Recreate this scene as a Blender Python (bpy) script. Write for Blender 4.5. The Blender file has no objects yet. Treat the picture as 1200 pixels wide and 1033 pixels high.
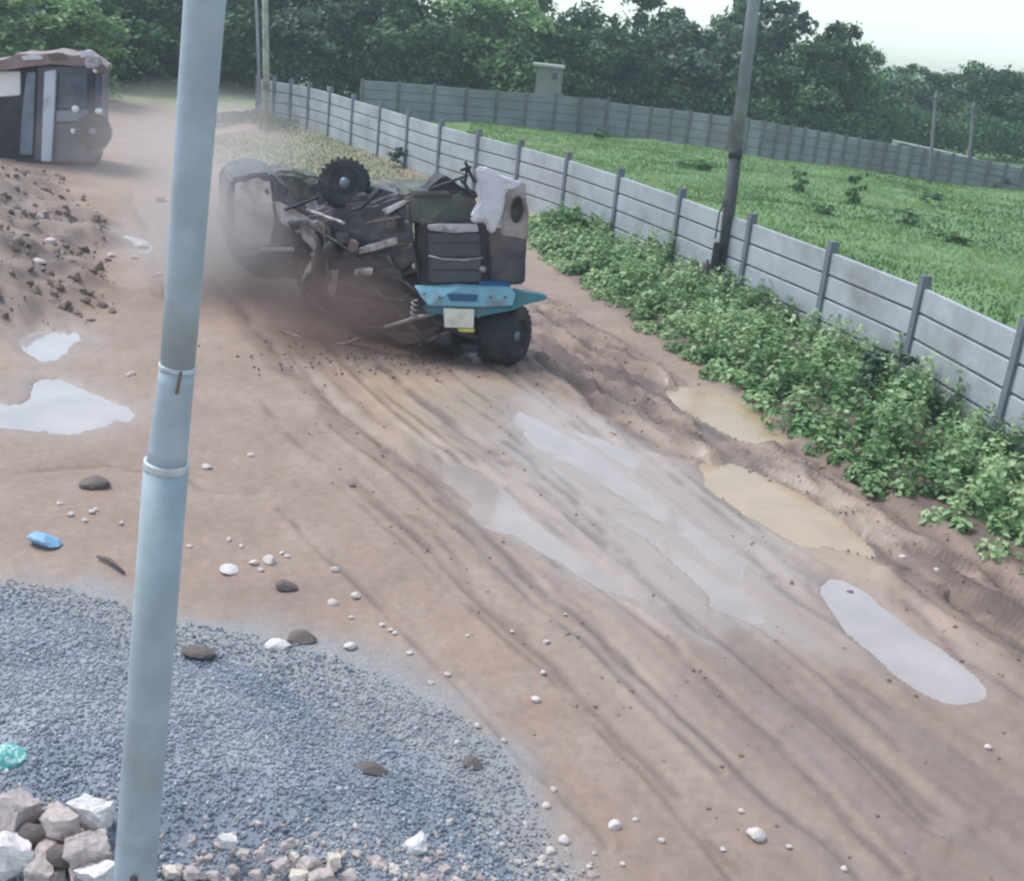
import bpy, bmesh, math, random
import numpy as np
from mathutils import Vector, Matrix
random.seed(7); rng = np.random.default_rng(11)
scene = bpy.context.scene
COL = scene.collection
# ------------------------------------------------------------------ camera geometry
F_, HC, ROLL, CH = 1400.0, 28.0, math.radians(6.2), 5.4
PITCH = math.atan((516.5 - HC) * math.cos(ROLL) / F_)
cR, sR, cP, sP = math.cos(ROLL), math.sin(ROLL), math.cos(PITCH), math.sin(PITCH)
def ray(px, py):
    x = px - 600; y = -(py - 516.5)
    X = x * cR - y * sR; Y = x * sR + y * cR
    return Vector((X, F_ * cP + Y * sP, -F_ * sP + Y * cP))
def at(px, py, z=0.0):
    v = ray(px, py); t = (z - CH) / v.z
    return Vector((v.x * t, v.y * t, z))
def atD(px, py, D):
    v = ray(px, py); t = D / v.y
    return Vector((v.x * t, D, CH + v.z * t))
def hor(px): return HC + math.tan(ROLL) * (px - 600)
def gpoly(pts): return np.array([at(*p)[:2] for p in pts])
def chaikin(P, n=2):
    for _ in range(n):
        Q = np.roll(P, -1, 0); P = np.stack([P * .75 + Q * .25, P * .25 + Q * .75], 1).reshape(-1, 2)
    return P
# ------------------------------------------------------------------ helpers
def tag(o, label=None, cat=None, group=None, kind=None):
    if label: o['label'] = label
    if cat: o['category'] = cat
    if group: o['group'] = group
    if kind: o['kind'] = kind
    return o
def empty(name, loc, label=None, cat=None, group=None):
    o = bpy.data.objects.new(name, None); COL.objects.link(o); o.location = loc
    o.empty_display_size = .2
    return tag(o, label, cat, group)
def link(name, me, mat, parent=None, smooth=False):
    o = bpy.data.objects.new(name, me); COL.objects.link(o)
    if mat: me.materials.append(mat)
    if smooth: me.polygons.foreach_set('use_smooth', [True] * len(me.polygons))
    if parent:
        o.parent = parent
        o.matrix_parent_inverse = Matrix.Translation(parent.location).inverted()
    return o
def from_bm(name, bm, mat, parent=None, smooth=False):
    bmesh.ops.recalc_face_normals(bm, faces=bm.faces)
    me = bpy.data.meshes.new(name); bm.to_mesh(me); bm.free()
    return link(name, me, mat, parent, smooth)
def np_mesh(name, V, Fq):
    me = bpy.data.meshes.new(name); n = len(V); m, k = Fq.shape
    me.vertices.add(n); me.vertices.foreach_set('co', np.ascontiguousarray(V, dtype=np.float32).ravel())
    me.loops.add(m * k); me.loops.foreach_set('vertex_index', Fq.astype(np.int32).ravel())
    me.polygons.add(m); me.polygons.foreach_set('loop_start', np.arange(0, m * k, k, dtype=np.int32))
    me.update(calc_edges=True); return me
def attr(me, name, arr):
    a = me.color_attributes.new(name, 'FLOAT_COLOR', 'POINT')
    a.data.foreach_set('color', np.ascontiguousarray(arr, dtype=np.float32).ravel())
def bm_box(bm, c, s, rot=None, bev=0.0):
    M = Matrix.Translation(Vector(c)) @ (rot.to_4x4() if rot else Matrix.Identity(4)) @ Matrix.Diagonal((*s, 1))
    r = bmesh.ops.create_cube(bm, size=1, matrix=M)
    if bev > 0:
        ed = list({e for v in r['verts'] for e in v.link_edges})
        bmesh.ops.bevel(bm, geom=ed, offset=bev, segments=2, affect='EDGES')
def bm_bar(bm, a, b, w, h, bev=0.0):
    a, b = Vector(a), Vector(b); d = b - a
    q = d.to_track_quat('X', 'Z').to_matrix()
    bm_box(bm, (a + b) / 2, (d.length, w, h), q, bev)
def bm_tube(bm, pts, rad, seg=10):
    pts = [Vector(p) for p in pts]
    if not isinstance(rad, (list, tuple)): rad = [rad] * len(pts)
    rings = []; up = Vector((0, 0, 1))
    for i, p in enumerate(pts):
        d = (pts[min(i + 1, len(pts) - 1)] - pts[max(i - 1, 0)]).normalized()
        u = up if abs(d.dot(up)) < .95 else Vector((1, 0, 0))
        s = d.cross(u).normalized(); t = s.cross(d).normalized()
        rings.append([bm.verts.new(p + (s * math.cos(a) + t * math.sin(a)) * rad[i]) for a in [2 * math.pi * k / seg for k in range(seg)]])
    for A, B in zip(rings, rings[1:]):
        for k in range(seg): bm.faces.new((A[k], A[(k + 1) % seg], B[(k + 1) % seg], B[k]))
    bm.faces.new(rings[0][::-1]); bm.faces.new(rings[-1])
def bm_lathe(bm, prof, M, seg=28):
    rings = []
    for r, z in prof:
        rings.append([bm.verts.new(M @ Vector((r * math.cos(2 * math.pi * k / seg), r * math.sin(2 * math.pi * k / seg), z))) for k in range(seg)])
    for A, B in zip(rings, rings[1:]):
        for k in range(seg): bm.faces.new((A[k], A[(k + 1) % seg], B[(k + 1) % seg], B[k]))
    bm.faces.new(rings[0][::-1]); bm.faces.new(rings[-1])
def slab(pts, D, thick, back=(0, 1, 0), bev=.02, crumple=0.0, cuts=0):
    """solid piece whose front outline passes through the points, each at its own depth"""
    bm = bmesh.new(); b = Vector(back).normalized() * thick
    dd = D if isinstance(D, (list, tuple)) else [D(p[0]) if callable(D) else D for p in pts]
    f = [bm.verts.new(atD(p[0], p[1], d)) for p, d in zip(pts, dd)]
    g = [bm.verts.new(v.co + b) for v in f]
    n = len(f)
    bm.faces.new(f); bm.faces.new(g[::-1])
    for i in range(n): bm.faces.new((f[i], g[i], g[(i + 1) % n], f[(i + 1) % n]))
    bmesh.ops.recalc_face_normals(bm, faces=bm.faces)
    if bev: bmesh.ops.bevel(bm, geom=list(bm.edges), offset=bev, segments=2, affect='EDGES', clamp_overlap=True)
    if crumple:
        bmesh.ops.triangulate(bm, faces=[f_ for f_ in bm.faces if len(f_.verts) > 4])
        bmesh.ops.subdivide_edges(bm, edges=[e for e in bm.edges if e.calc_length() > .15], cuts=cuts or 3, use_grid_fill=True)
        from mathutils import noise
        for v in bm.verts:
            v.co += noise.noise_vector(v.co * 3.1) * crumple + noise.noise_vector(v.co * 9) * crumple * .4
    return bm
# ---- numpy noise / distance
def vnoise(x, y, seed=0):
    xi = np.floor(x).astype(np.int64); yi = np.floor(y).astype(np.int64); fx = x - xi; fy = y - yi
    fx = fx * fx * (3 - 2 * fx); fy = fy * fy * (3 - 2 * fy)
    def h(a, b):
        n = (a * 374761393 + b * 668265263 + seed * 974711) & 0x7fffffff
        n = ((n ^ (n >> 13)) * 1274126177) & 0x7fffffff
        return ((n ^ (n >> 16)) & 0xffff) / 65535.0
    return (h(xi, yi) * (1 - fx) + h(xi + 1, yi) * fx) * (1 - fy) + (h(xi, yi + 1) * (1 - fx) + h(xi + 1, yi + 1) * fx) * fy
def fbm(x, y, sc, oct=4, seed=0):
    r = 0; a = .5; t = 0
    for i in range(oct):
        r = r + a * vnoise(x * sc, y * sc, seed + i * 17); t += a; a *= .5; sc *= 2.03
    return r / t * 2 - 1
def seg_dist(x, y, P, closed=False):
    d = np.full(np.shape(x), 1e9); n = len(P)
    for i in range(n if closed else n - 1):
        ax, ay = P[i]; bx, by = P[(i + 1) % n]; dx, dy = bx - ax, by - ay
        t = np.clip(((x - ax) * dx + (y - ay) * dy) / (dx * dx + dy * dy + 1e-12), 0, 1)
        d = np.minimum(d, np.hypot(x - ax - t * dx, y - ay - t * dy))
    return d
def inside(x, y, P):
    c = np.zeros(np.shape(x), bool); n = len(P)
    for i in range(n):
        ax, ay = P[i]; bx, by = P[(i + 1) % n]
        if ay == by: continue
        c ^= ((ay > y) != (by > y)) & (x < (bx - ax) * (y - ay) / (by - ay) + ax)
    return c
def sdist(x, y, P):   # positive inside
    d = seg_dist(x, y, P, True); return np.where(inside(x, y, P), d, -d)
def sstep(a, b, v):
    t = np.clip((v - a) / (b - a), 0, 1); return t * t * (3 - 2 * t)
# ------------------------------------------------------------------ materials
def nt(name):
    m = bpy.data.materials.new(name); m.use_nodes = True
    N = m.node_tree.nodes; L = m.node_tree.links; return m, N, L, N['Principled BSDF']
def noise_node(N, L, sc, det=6, rough=.6, coord='Object', vec=None):
    n = N.new('ShaderNodeTexNoise'); n.inputs['Scale'].default_value = sc; n.inputs['Detail'].default_value = det; n.inputs['Roughness'].default_value = rough
    if vec is None:
        tc = N.new('ShaderNodeTexCoord'); vec = tc.outputs[coord]
    L.new(vec, n.inputs['Vector']); return n
def ramp(N, L, fac, stops):
    r = N.new('ShaderNodeValToRGB'); e = r.color_ramp.elements
    while len(e) < len(stops): e.new(.5)
    for i, (p, c) in enumerate(stops):
        e[i].position = p; e[i].color = (*c, 1) if len(c) == 3 else c
    L.new(fac, r.inputs[0]); return r
def mix(N, L, fac, a, b):
    m = N.new('ShaderNodeMix'); m.data_type = 'RGBA'
    for s, v in ((m.inputs[0], fac), (m.inputs[6], a), (m.inputs[7], b)):
        if isinstance(v, (int, float)): s.default_value = v
        elif isinstance(v, tuple): s.default_value = (*v, 1)
        else: L.new(v, s)
    return m.outputs[2]
def mat(name, col, rough=.7, metal=0, dirt=None, dirtamt=(.45, .65), sc=3.0, bump=.2, var=.25, fine=30):
    m, N, L, P = nt(name)
    n1 = noise_node(N, L, sc)
    lo = tuple(c * (1 - var) for c in col); hi = tuple(min(1, c * (1 + var)) for c in col)
    c = ramp(N, L, n1.outputs[0], [(.3, lo), (.7, hi)]).outputs[0]
    if dirt:
        n2 = noise_node(N, L, sc * .63, 8, .65, vec=None)
        f = ramp(N, L, n2.outputs[0], [(dirtamt[0], (0, 0, 0)), (dirtamt[1], (1, 1, 1))])
        c = mix(N, L, f.outputs[0], c, dirt)
    L.new(c, P.inputs['Base Color']); P.inputs['Roughness'].default_value = rough; P.inputs['Metallic'].default_value = metal
    if bump:
        n3 = noise_node(N, L, fine); b = N.new('ShaderNodeBump'); b.inputs['Strength'].default_value = bump; b.inputs['Distance'].default_value = .02
        L.new(n3.outputs[0], b.inputs['Height']); L.new(b.outputs[0], P.inputs['Normal'])
    return m
def leaf_mat(name, cols, rough=.6, trans=.25):
    m, N, L, P = nt(name)
    a = N.new('ShaderNodeVertexColor'); a.layer_name = 'tint'
    n = noise_node(N, L, .9, 3)
    ad = N.new('ShaderNodeMath'); ad.operation = 'MULTIPLY_ADD'; L.new(n.outputs[0], ad.inputs[0]); ad.inputs[1].default_value = .5
    sep = N.new('ShaderNodeSeparateColor'); L.new(a.outputs[0], sep.inputs[0])
    m2 = N.new('ShaderNodeMath'); m2.operation = 'MULTIPLY'; m2.inputs[1].default_value = .75; L.new(sep.outputs[0], m2.inputs[0]); L.new(m2.outputs[0], ad.inputs[2])
    c = ramp(N, L, ad.outputs[0], [(i / (len(cols) - 1) * .8 + .12, k) for i, k in enumerate(cols)])
    L.new(c.outputs[0], P.inputs['Base Color']); P.inputs['Roughness'].default_value = rough
    t = N.new('ShaderNodeBsdfTranslucent'); L.new(c.outputs[0], t.inputs[0])
    mx = N.new('ShaderNodeMixShader'); mx.inputs[0].default_value = trans
    out = N['Material Output']; L.new(P.outputs[0], mx.inputs[1]); L.new(t.outputs[0], mx.inputs[2]); L.new(mx.outputs[0], out.inputs[0])
    return m
MUD = (.30, .21, .165)
M = {}
M['steel'] = mat('galvanised_steel', (.38, .455, .50), .55, .1, (.30, .345, .35), (.46, .72), 3.2, .08, .14, 60)
M['collar'] = mat('collar_steel', (.55, .60, .62), .4, .3, None, sc=8, bump=.05)
M['rust'] = mat('rust', (.16, .11, .09), .8, .1)
M['concrete'] = mat('precast_concrete', (.42, .445, .475), .9, 0, (.29, .29, .28), (.46, .70), 1.1, .4, .12, 25)
M['post'] = mat('post_concrete', (.17, .19, .215), .9, 0, (.15, .16, .16), (.5, .7), 2.2, .4, .15, 25)
M['farcon'] = mat('weathered_concrete', (.25, .27, .285), .9, 0, (.19, .195, .18), (.45, .65), .8, .3, .15, 10)
M['farpost'] = mat('weathered_post', (.15, .15, .15), .9, 0, None, sc=2)
M['pole'] = mat('weathered_pole', (.28, .31, .33), .8, 0, (.16, .15, .13), (.5, .7), 1.2, .3)
M['poledark'] = mat('tarred_pole', (.07, .07, .075), .7, .2, None, sc=3)
M['wood'] = mat('pale_wood', (.40, .41, .33), .85, 0, (.2, .2, .15), sc=2)
M['bark'] = mat('bark', (.10, .08, .06), .9, 0, None, sc=4, bump=.5, fine=12)
M['dark'] = mat('dark_grimy_metal', (.035, .032, .038), .6, .2, (.12, .09, .08), (.54, .8), 2.2, .3, .3, 14)
M['body'] = mat('mud_splashed_paint', (.055, .052, .065), .5, .1, (.17, .13, .12), (.5, .75), 2.0, .3, .2, 14)
M['grille'] = mat('radiator_grey', (.075, .075, .085), .55, .2, (.14, .12, .11), (.5, .8), 3, .2, .15, 20)
M['lip'] = mat('worn_bright_edge', (.42, .40, .42), .45, .3, (.22, .18, .16), (.45, .6), 6, .1)
M['bare'] = mat('scraped_panel', (.42, .37, .36), .55, .1, (.21, .165, .15), (.42, .6), 2.4, .25, .2)
M['bluep'] = mat('pale_blue_paint', (.19, .42, .52), .4, 0, (.20, .19, .18), (.50, .68), 3.2, .1, .12)
M['teal'] = mat('teal_paint', (.035, .20, .25), .45, 0, (.14, .14, .13), (.5, .75), 4, .1, .2)
M['deepblue'] = mat('deep_blue_paint', (.02, .09, .20), .45, 0, None, sc=5, bump=.05)
M['plate'] = mat('pale_plate', (.72, .70, .58), .5, 0, (.5, .46, .38), (.5, .7), 9, .05, .06)
M['yellow'] = mat('yellow_edge', (.62, .52, .10), .5, 0, None, sc=6, bump=.05)
M['white'] = mat('white_paint', (.62, .60, .64), .5, 0, (.42, .37, .38), (.52, .7), 3.5, .15, .08)
M['rubber'] = mat('black_rubber', (.028, .028, .032), .75, 0, (.12, .09, .075), (.52, .75), 4, .3, .3)
M['hub'] = mat('hub_grey', (.20, .23, .26), .4, .2, (.15, .13, .12), (.55, .75), 6, .1)
M['olive'] = mat('olive_tarp', (.08, .085, .075), .75, 0, (.19, .17, .15), (.5, .75), 2.5, .5, .2, 6)
M['chrome'] = mat('bare_rail_metal', (.45, .38, .38), .35, .6, (.2, .15, .13), (.5, .7), 5, .1)
M['vanbody'] = mat('van_dusty_paint', (.10, .095, .12), .6, .1, (.17, .15, .155), (.45, .7), 1.4, .1, .15)
M['vanglass'] = mat('dusty_glass', (.055, .075, .115), .15, 0, (.2, .19, .22), (.5, .8), 1.5, 0, .2)
M['vanpale'] = mat('pale_pillar', (.55, .58, .66), .5, 0, (.35, .33, .36), (.55, .75), 3, .05, .08)
M['vangrey'] = mat('grey_pillar', (.18, .21, .25), .55, .1, None, sc=2, bump=.05)
M['vanroof'] = mat('faded_pink_roof', (.28, .20, .19), .7, 0, (.42, .39, .38), (.5, .7), 2, .2, .15)
M['lamp'] = mat('lamp_lens', (.85, .85, .85), .1, 0, None, sc=4, bump=0, var=.03)
M['palestone'] = mat('pale_stone', (.66, .58, .54), .85, 0, (.40, .31, .27), (.5, .75), 5, .3, .12, 20)
M['brick'] = mat('pinkish_broken_brick', (.54, .45, .42), .9, 0, (.36, .27, .245), (.5, .7), 3.5, .5, .14, 18)
M['whiteblock'] = mat('white_block', (.72, .67, .65), .85, 0, (.50, .42, .39), (.5, .7), 4, .3, .08, 18)
M['darkstone'] = mat('dark_wet_stone', (.13, .10, .09), .7, 0, None, sc=5)
M['cream'] = mat('cream_sheet', (.66, .57, .48), .7, 0, (.45, .36, .3), (.5, .7), 3, .3, .1)
M['bluelitter'] = mat('blue_plastic', (.22, .42, .62), .45, 0, (.35, .35, .4), (.55, .8), 6, .1)
M['turq'] = mat('turquoise_plastic', (.10, .42, .38), .35, 0, (.6, .75, .72), (.5, .6), 6, .1)
M['hutwall'] = mat('hut_wall', (.27, .27, .23), .9, 0, (.18, .2, .16), (.5, .7), 1, .2)
M['hutroof'] = mat('hut_roof', (.38, .40, .36), .7, 0, None, sc=1, bump=.1)
M['leafdk'] = leaf_mat('tree_leaves', [(.010, .036, .020), (.03, .085, .036), (.075, .165, .06), (.17, .29, .12)])
M['leafmd'] = leaf_mat('light_tree_leaves', [(.02, .06, .024), (.065, .15, .05), (.16, .29, .09), (.29, .43, .16)])
M['leafgr'] = leaf_mat('greyish_tree_leaves', [(.016, .042, .03), (.045, .09, .055), (.10, .165, .10), (.22, .30, .20)])
M['weed'] = leaf_mat('weed_leaves', [(.02, .065, .02), (.07, .17, .05), (.19, .33, .12), (.44, .58, .30)], .45, .3)
M['grass'] = leaf_mat('field_grass', [(.06, .12, .04), (.14, .235, .065), (.24, .35, .11), (.36, .44, .20)], .6, .3)

# water
def water_mat(name, col, rough):
    m, N, L, P = nt(name)
    n = noise_node(N, L, 1.2, 4)
    c = ramp(N, L, n.outputs[0], [(.35, tuple(k * .88 for k in col)), (.7, tuple(min(1, k * 1.1) for k in col))])
    L.new(c.outputs[0], P.inputs['Base Color']); P.inputs['Roughness'].default_value = rough; P.inputs['IOR'].default_value = 1.6
    b = N.new('ShaderNodeBump'); b.inputs['Strength'].default_value = .12; b.inputs['Distance'].default_value = .02
    n2 = noise_node(N, L, 5, 3); L.new(n2.outputs[0], b.inputs['Height']); L.new(b.outputs[0], P.inputs['Normal'])
    return m
M['pudlilac'] = water_mat('milky_puddle_water', (.40, .33, .295), .10)
M['pudwhite'] = water_mat('still_puddle_water', (.42, .365, .345), .07)
M['pudochre'] = water_mat('ochre_puddle_water', (.44, .315, .20), .22)
# ------------------------------------------------------------------ ground heightfield
PUD = [  # label, material, polygon, strength
 ('small bright white puddle beside the spoil bank at the left', 'pudwhite', [(26,398),(40,390),(50,383),(66,386),(82,384),(101,397),(84,402),(78,414),(52,420),(36,416)]),
 ('wide bright puddle with a pointed right end left of the steel pole', 'pudwhite', [(-60,486),(0,478),(40,466),(42,448),(75,442),(112,462),(160,479),(132,495),(100,503),(50,500),(0,492),(-60,500)]),
 ('large lilac puddle in the middle of the road in front of the truck', 'pudlilac', [(596,468),(640,488),(700,508),(768,540),(800,575),(850,612),(885,645),(870,680),(930,712),(985,748),(930,742),(850,722),(790,698),(745,648),(700,592),(640,545),(605,505)]),
 ('narrow lilac puddle left of the large one between two ruts', 'pudlilac', [(505,538),(560,542),(600,580),(650,622),(745,696),(700,684),(620,634),(560,606),(520,570)]),
 ('ochre muddy puddle along the edge of the weeds', 'pudochre', [(785,452),(838,455),(890,480),(930,512),(900,522),(850,503),(800,478)]),
 ('long ochre muddy puddle between the churned tracks', 'pudochre', [(815,540),(870,545),(940,580),(1000,618),(1022,655),(1010,676),(950,645),(890,605),(830,572)]),
 ('bright oblong puddle at the right side of the road', 'pudwhite', [(964,684),(982,676),(1008,690),(1064,734),(1120,770),(1150,796),(1153,814),(1116,820),(1074,800),(1020,758),(984,718)]),
 ('tiny pale puddle on the track beyond the spoil bank', 'pudlilac', [(135,272),(165,278),(185,290),(170,297),(148,288)]),
]
PUDW = [chaikin(gpoly(p[2]), 1) for p in PUD]
RUTS = [ # polyline, width m, depth m
 ([(395,480),(450,525),(500,565),(580,640),(640,695),(700,745),(760,800),(860,900),(940,970),(1010,1040)], .16, .055),
 ([(590,515),(640,560),(680,600),(740,670),(800,720),(900,800),(1010,880),(1100,960)], .16, .05),
 ([(700,565),(780,600),(860,632),(905,680),(1000,742),(1060,770)], .12, .04),
 ([(720,590),(800,615),(850,640)], .10, .04),
 ([(640,368),(700,405),(760,450),(830,500),(900,555),(980,605),(1060,665),(1160,730),(1230,780)], .22, .10),
 ([(618,400),(680,440),(760,482),(820,515),(880,552),(960,600),(1030,650)], .18, .09),
 ([(640,430),(700,475),(770,525),(830,545)], .16, .07),
 ([(660,390),(740,432),(800,470)], .14, .07),
 ([(930,530),(1010,575),(1090,630),(1180,690),(1240,730)], .16, .08),
 ([(960,560),(1040,610),(1140,670)], .12, .07),
 ([(480,610),(560,690),(640,780),(740,890),(820,980),(880,1050)], .14, .02),
 ([(880,760),(980,850),(1080,930),(1200,1010)], .14, .04),
 ([(1000,800),(1100,870),(1220,950)], .12, .04),
 ([(1060,700),(1130,770),(1200,820)], .12, .05),
 ([(250,330),(300,390),(340,430),(395,480)], .16, .05),
 ([(330,430),(370,455),(395,480)], .12, .03),
 ([(150,225),(175,290),(190,350)], .14, .04),
 ([(20,555),(120,548),(230,570),(300,575)], .10, .03),
]
RUTW = [(gpoly(r[0]), r[1], r[2]) for r in RUTS]
def resamp(P, n=9):
    c = np.concatenate([[0], np.cumsum(np.hypot(*(P[1:] - P[:-1]).T))]); t = np.linspace(0, c[-1], n); return np.stack([np.interp(t, c, P[:, 0]), np.interp(t, c, P[:, 1])], 1)
_A = resamp(gpoly([(330,415),(400,490),(500,565),(640,695),(760,800),(860,900),(1010,1060)])); _B = resamp(gpoly([(600,345),(700,405),(830,500),(980,605),(1160,730),(1300,830)]))
_r = random.Random(21); TREADS = []
for i in range(34):
    t0 = _r.uniform(-.06, 1.15) if i > 3 else _r.uniform(-.4, -.1); a0 = _r.randrange(0, 4); b0 = _r.randrange(a0 + 3, 10); dr = _r.uniform(-.06, .06)
    tt = (t0 + dr * np.linspace(0, 1, 9))[:, None]; TREADS.append(((_A * (1 - tt) + _B * tt)[a0:b0], _r.uniform(.03, .06), _r.uniform(.006, .02)))
CHURN = gpoly([(600,360),(650,350),(760,420),(900,490),(1000,560),(1200,680),(1300,760),(1250,820),(1100,700),(1000,640),(880,560),(760,500),(640,460),(590,430)])
TRACKS = gpoly([(330,400),(600,470),(860,560),(1300,820),(1300,1100),(1000,1100),(700,820),(500,640),(380,500)])
BANK = gpoly([(-140,190),(0,192),(55,205),(105,245),(132,300),(135,350),(95,380),(0,400),(-140,420)])
VERGE = gpoly([(600,270),(640,300),(690,345),(760,390),(850,455),(900,487),(960,542),(1040,592),(1120,632),(1220,680),(1330,740),(1480,700),(1330,520),(1200,440),(1085,380),(977,345),(883,315),(800,285),(728,262),(667,245)])
HEAP = gpoly([(-260,670),(-100,678),(0,688),(80,696),(200,738),(300,757),(380,778),(440,802),(520,842),(565,880),(592,925),(610,975),(650,1045),(700,1130),(400,1250),(-100,1250),(-500,1000)])
wall_tops = [(303,88),(322,91),(342,94),(363,98),(388,104),(415,112),(447,121),(480,131),(518,142),(562,153),(611,165),(667,180),(728,199),(800,223),(883,252),(977,285),(1085,325),(1203,378),(1340,440),(1500,520)]
WH = 2.0
WALL = [at(x, y, WH) for x, y in wall_tops]
_d = (WALL[-1] - WALL[-4]) / 3
WALL += [WALL[-1] + _d * k for k in (1, 2, 3)]
WALLW = np.array([p[:2] for p in WALL])
FIELD = np.vstack([WALLW, [[60, -40], [300, 60], [300, 200], [-40, 200], [-14, 75]]])
OLIVE = gpoly([(225,165),(330,145),(430,165),(560,235),(600,290),(520,330),(420,240),(330,200),(230,190)])
DARKZ = gpoly([(760,720),(900,740),(1000,780),(1200,860),(1180,690),(1400,900),(1400,1300),(900,1200),(800,900)])
truck_shade_splash = gpoly([(300,345),(420,395),(520,430),(620,420),(600,300),(400,250)])

def ground(x, y):
    dist = np.maximum(y, 1)
    base = fbm(x, y, .12, 3, 3) * .05
    # anisotropic grain along the road
    ang = math.radians(31); u = x * math.cos(ang) + y * math.sin(ang) ; v = -x * math.sin(ang) + y * math.cos(ang)
    grain = fbm(u * 1.0, v * .35, 3.4, 4, 9) * .010
    micro = fbm(x, y, 5.5, 4, 21) * .014
    z = base * .4 + grain + micro
    wet = np.zeros_like(x); ochre = np.zeros_like(x); dark = np.zeros_like(x); gravel = np.zeros_like(x)
    ch = sstep(-.3, .5, sdist(x, y, CHURN) + fbm(x, y, .9, 3, 5) * .35)
    tr = sstep(-.8, .8, sdist(x, y, TRACKS))
    ridg = 1 - np.abs(fbm(u * 1.9, v * .36, 1.5, 4, 33)); z = z + ch * ((ridg - .75) * .30 + (1 - np.abs(fbm(u * 2.2, v * .5, 3.2, 3, 37)) - .8) * .12)
    ridg2 = 1 - np.abs(fbm(u * 1.5, v * .2, 1.1, 3, 71)); z = z + tr * (1 - ch) * (ridg2 - .8) * .03
    dark = np.maximum(dark, ch * sstep(-.15, .3, fbm(u * 2.0, v * .32, 2.6, 4, 41)))
    dark = np.maximum(dark, tr * (1 - ch) * sstep(.05, .55, fbm(u * 3.0, v * .4, 2.2, 4, 47)) * .3)
    wet = np.maximum(wet, tr * .6)
    sz_ = sdist(x, y, WET_SHEEN) + fbm(u * 2, v * .3, 1.2, 3, 141) * .6; wet = np.maximum(wet, sstep(-.5, .4, sz_) * .95)
    for P, w, dp in RUTW:
        hd = dp if dp >= .065 else dp * .5
        P2 = P; d = seg_dist(x + fbm(x, y, 1.3, 2, 8) * .12, y + fbm(x, y, 1.3, 2, 12) * .2, P2)
        z = z - hd * np.exp(-(d / w) ** 2) + hd * .7 * np.exp(-((d - 1.9 * w) / (.7 * w)) ** 2)
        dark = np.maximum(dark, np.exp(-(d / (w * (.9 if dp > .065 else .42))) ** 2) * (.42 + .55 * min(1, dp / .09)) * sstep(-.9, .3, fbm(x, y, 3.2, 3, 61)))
    near_ = (y < 32)
    for P, w, dp in TREADS:
        d = np.full_like(x, 9.0); d[near_] = seg_dist(x[near_] + fbm(x[near_], y[near_], 1.1, 2, 8) * .06, y[near_], P)
        z = z - dp * np.exp(-(d / w) ** 2) + dp * .6 * np.exp(-((d - 1.9 * w) / (.7 * w)) ** 2)
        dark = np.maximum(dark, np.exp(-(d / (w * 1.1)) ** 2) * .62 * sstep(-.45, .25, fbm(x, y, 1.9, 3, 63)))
    for (lab, mt, _), P in zip(PUD, PUDW):
        d = sdist(x, y, P) + fbm(u * 1.5, v * .5, 2.2, 4, 15) * (.09 if lab.startswith('bright ob') else .22 if 'left' in lab and mt == 'pudwhite' else .13)
        k = sstep(-.25, .12, d)
        ripple = fbm(u * 2.4, v * .22, 1.2, 3, 77) * .5 + .5
        lil = mt == 'pudlilac'
        z = z * (1 - k) + k * (-.07 + (ripple * .055 if lil else 0.0) + micro * .3)
        wet = np.maximum(wet, sstep(-.9, .1, d)); ochre = np.maximum(ochre, sstep(-.5, .1, d) * (1 if mt == 'pudochre' else .0))
        dark = dark * (1 - sstep(-.1, .1, d) * .6)
        z = np.maximum(z, np.where((d < .0) & (d > -.9) & (k < .5), -.022, -9))
    b = sdist(x, y, BANK) + fbm(x, y, .5, 3, 90) * .8
    bk = sstep(-.3, 3.0, b)
    z = z + bk * .75 + sstep(-.3, .8, b) * (np.abs(fbm(x * .7, y, .9, 4, 95)) * .45 + fbm(x, y, 3.5, 3, 99) * .07)
    dark = np.maximum(dark, sstep(-.2, .8, b) * (.32 + .6 * sstep(-.1, .4, fbm(x * .5, y, 1.5, 4, 97))))
    gravel = np.maximum(gravel, sstep(-.3, 1.0, b) * .08)
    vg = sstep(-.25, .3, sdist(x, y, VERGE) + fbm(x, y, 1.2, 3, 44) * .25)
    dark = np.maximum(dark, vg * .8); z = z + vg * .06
    f = inside(x, y, FIELD).astype(float) * 1.0
    behind = sstep(56, 64, y + fbm(x, y, .2, 3, 55) * 6) * (1 - f)
    gr = np.maximum(f, behind * .8)
    ol = sstep(-.5, 1.5, sdist(x, y, OLIVE) + fbm(x, y, .5, 3, 57) * 1.2) * .42
    gr = np.maximum(gr, ol)
    z = np.where(f > .5, fbm(x, y, .25, 4, 58) * .25 + .02, z)
    hp = sdist(x, y, HEAP) + fbm(x, y, 1.4, 4, 66) * .35
    gravel = np.maximum(gravel, sstep(-.7, .1, hp))
    dark = dark * (1 - sstep(-.3, .1, hp) * .7)
    d2 = sdist(x, y, truck_shade_splash); dark = np.maximum(dark, sstep(-.7, .8, d2 + fbm(x, y, 1.2, 3, 31) * .5) * .8); wet = np.maximum(wet, sstep(-1, .5, d2) * .5)  # truck's shadow painted into the ground colour, plus splash wetness
    dz_ = sdist(x, y, DARKZ) + fbm(u * 2, v * .4, .9, 3, 151) * 1.2; dark = np.maximum(dark, sstep(-.8, 1.6, dz_) * (.36 + .10 * fbm(u * 3.5, v * .9, 3.6, 4, 153))); wet = np.maximum(wet, sstep(-.8, 1.2, dz_) * .7)
    # ochre slick where the truck has swept, left of the puddles
    oc = sdist(x, y, gpoly([(410,440),(590,450),(600,500),(540,540),(450,510)])) + fbm(x, y, 1, 3, 20) * .4
    ochre = np.maximum(ochre, sstep(-.4, .6, oc) * .9)
    oc2 = fbm(x, y, .35, 3, 28); ochre = np.maximum(ochre, sstep(.1, .6, oc2) * .35 * (1 - ch))
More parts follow.
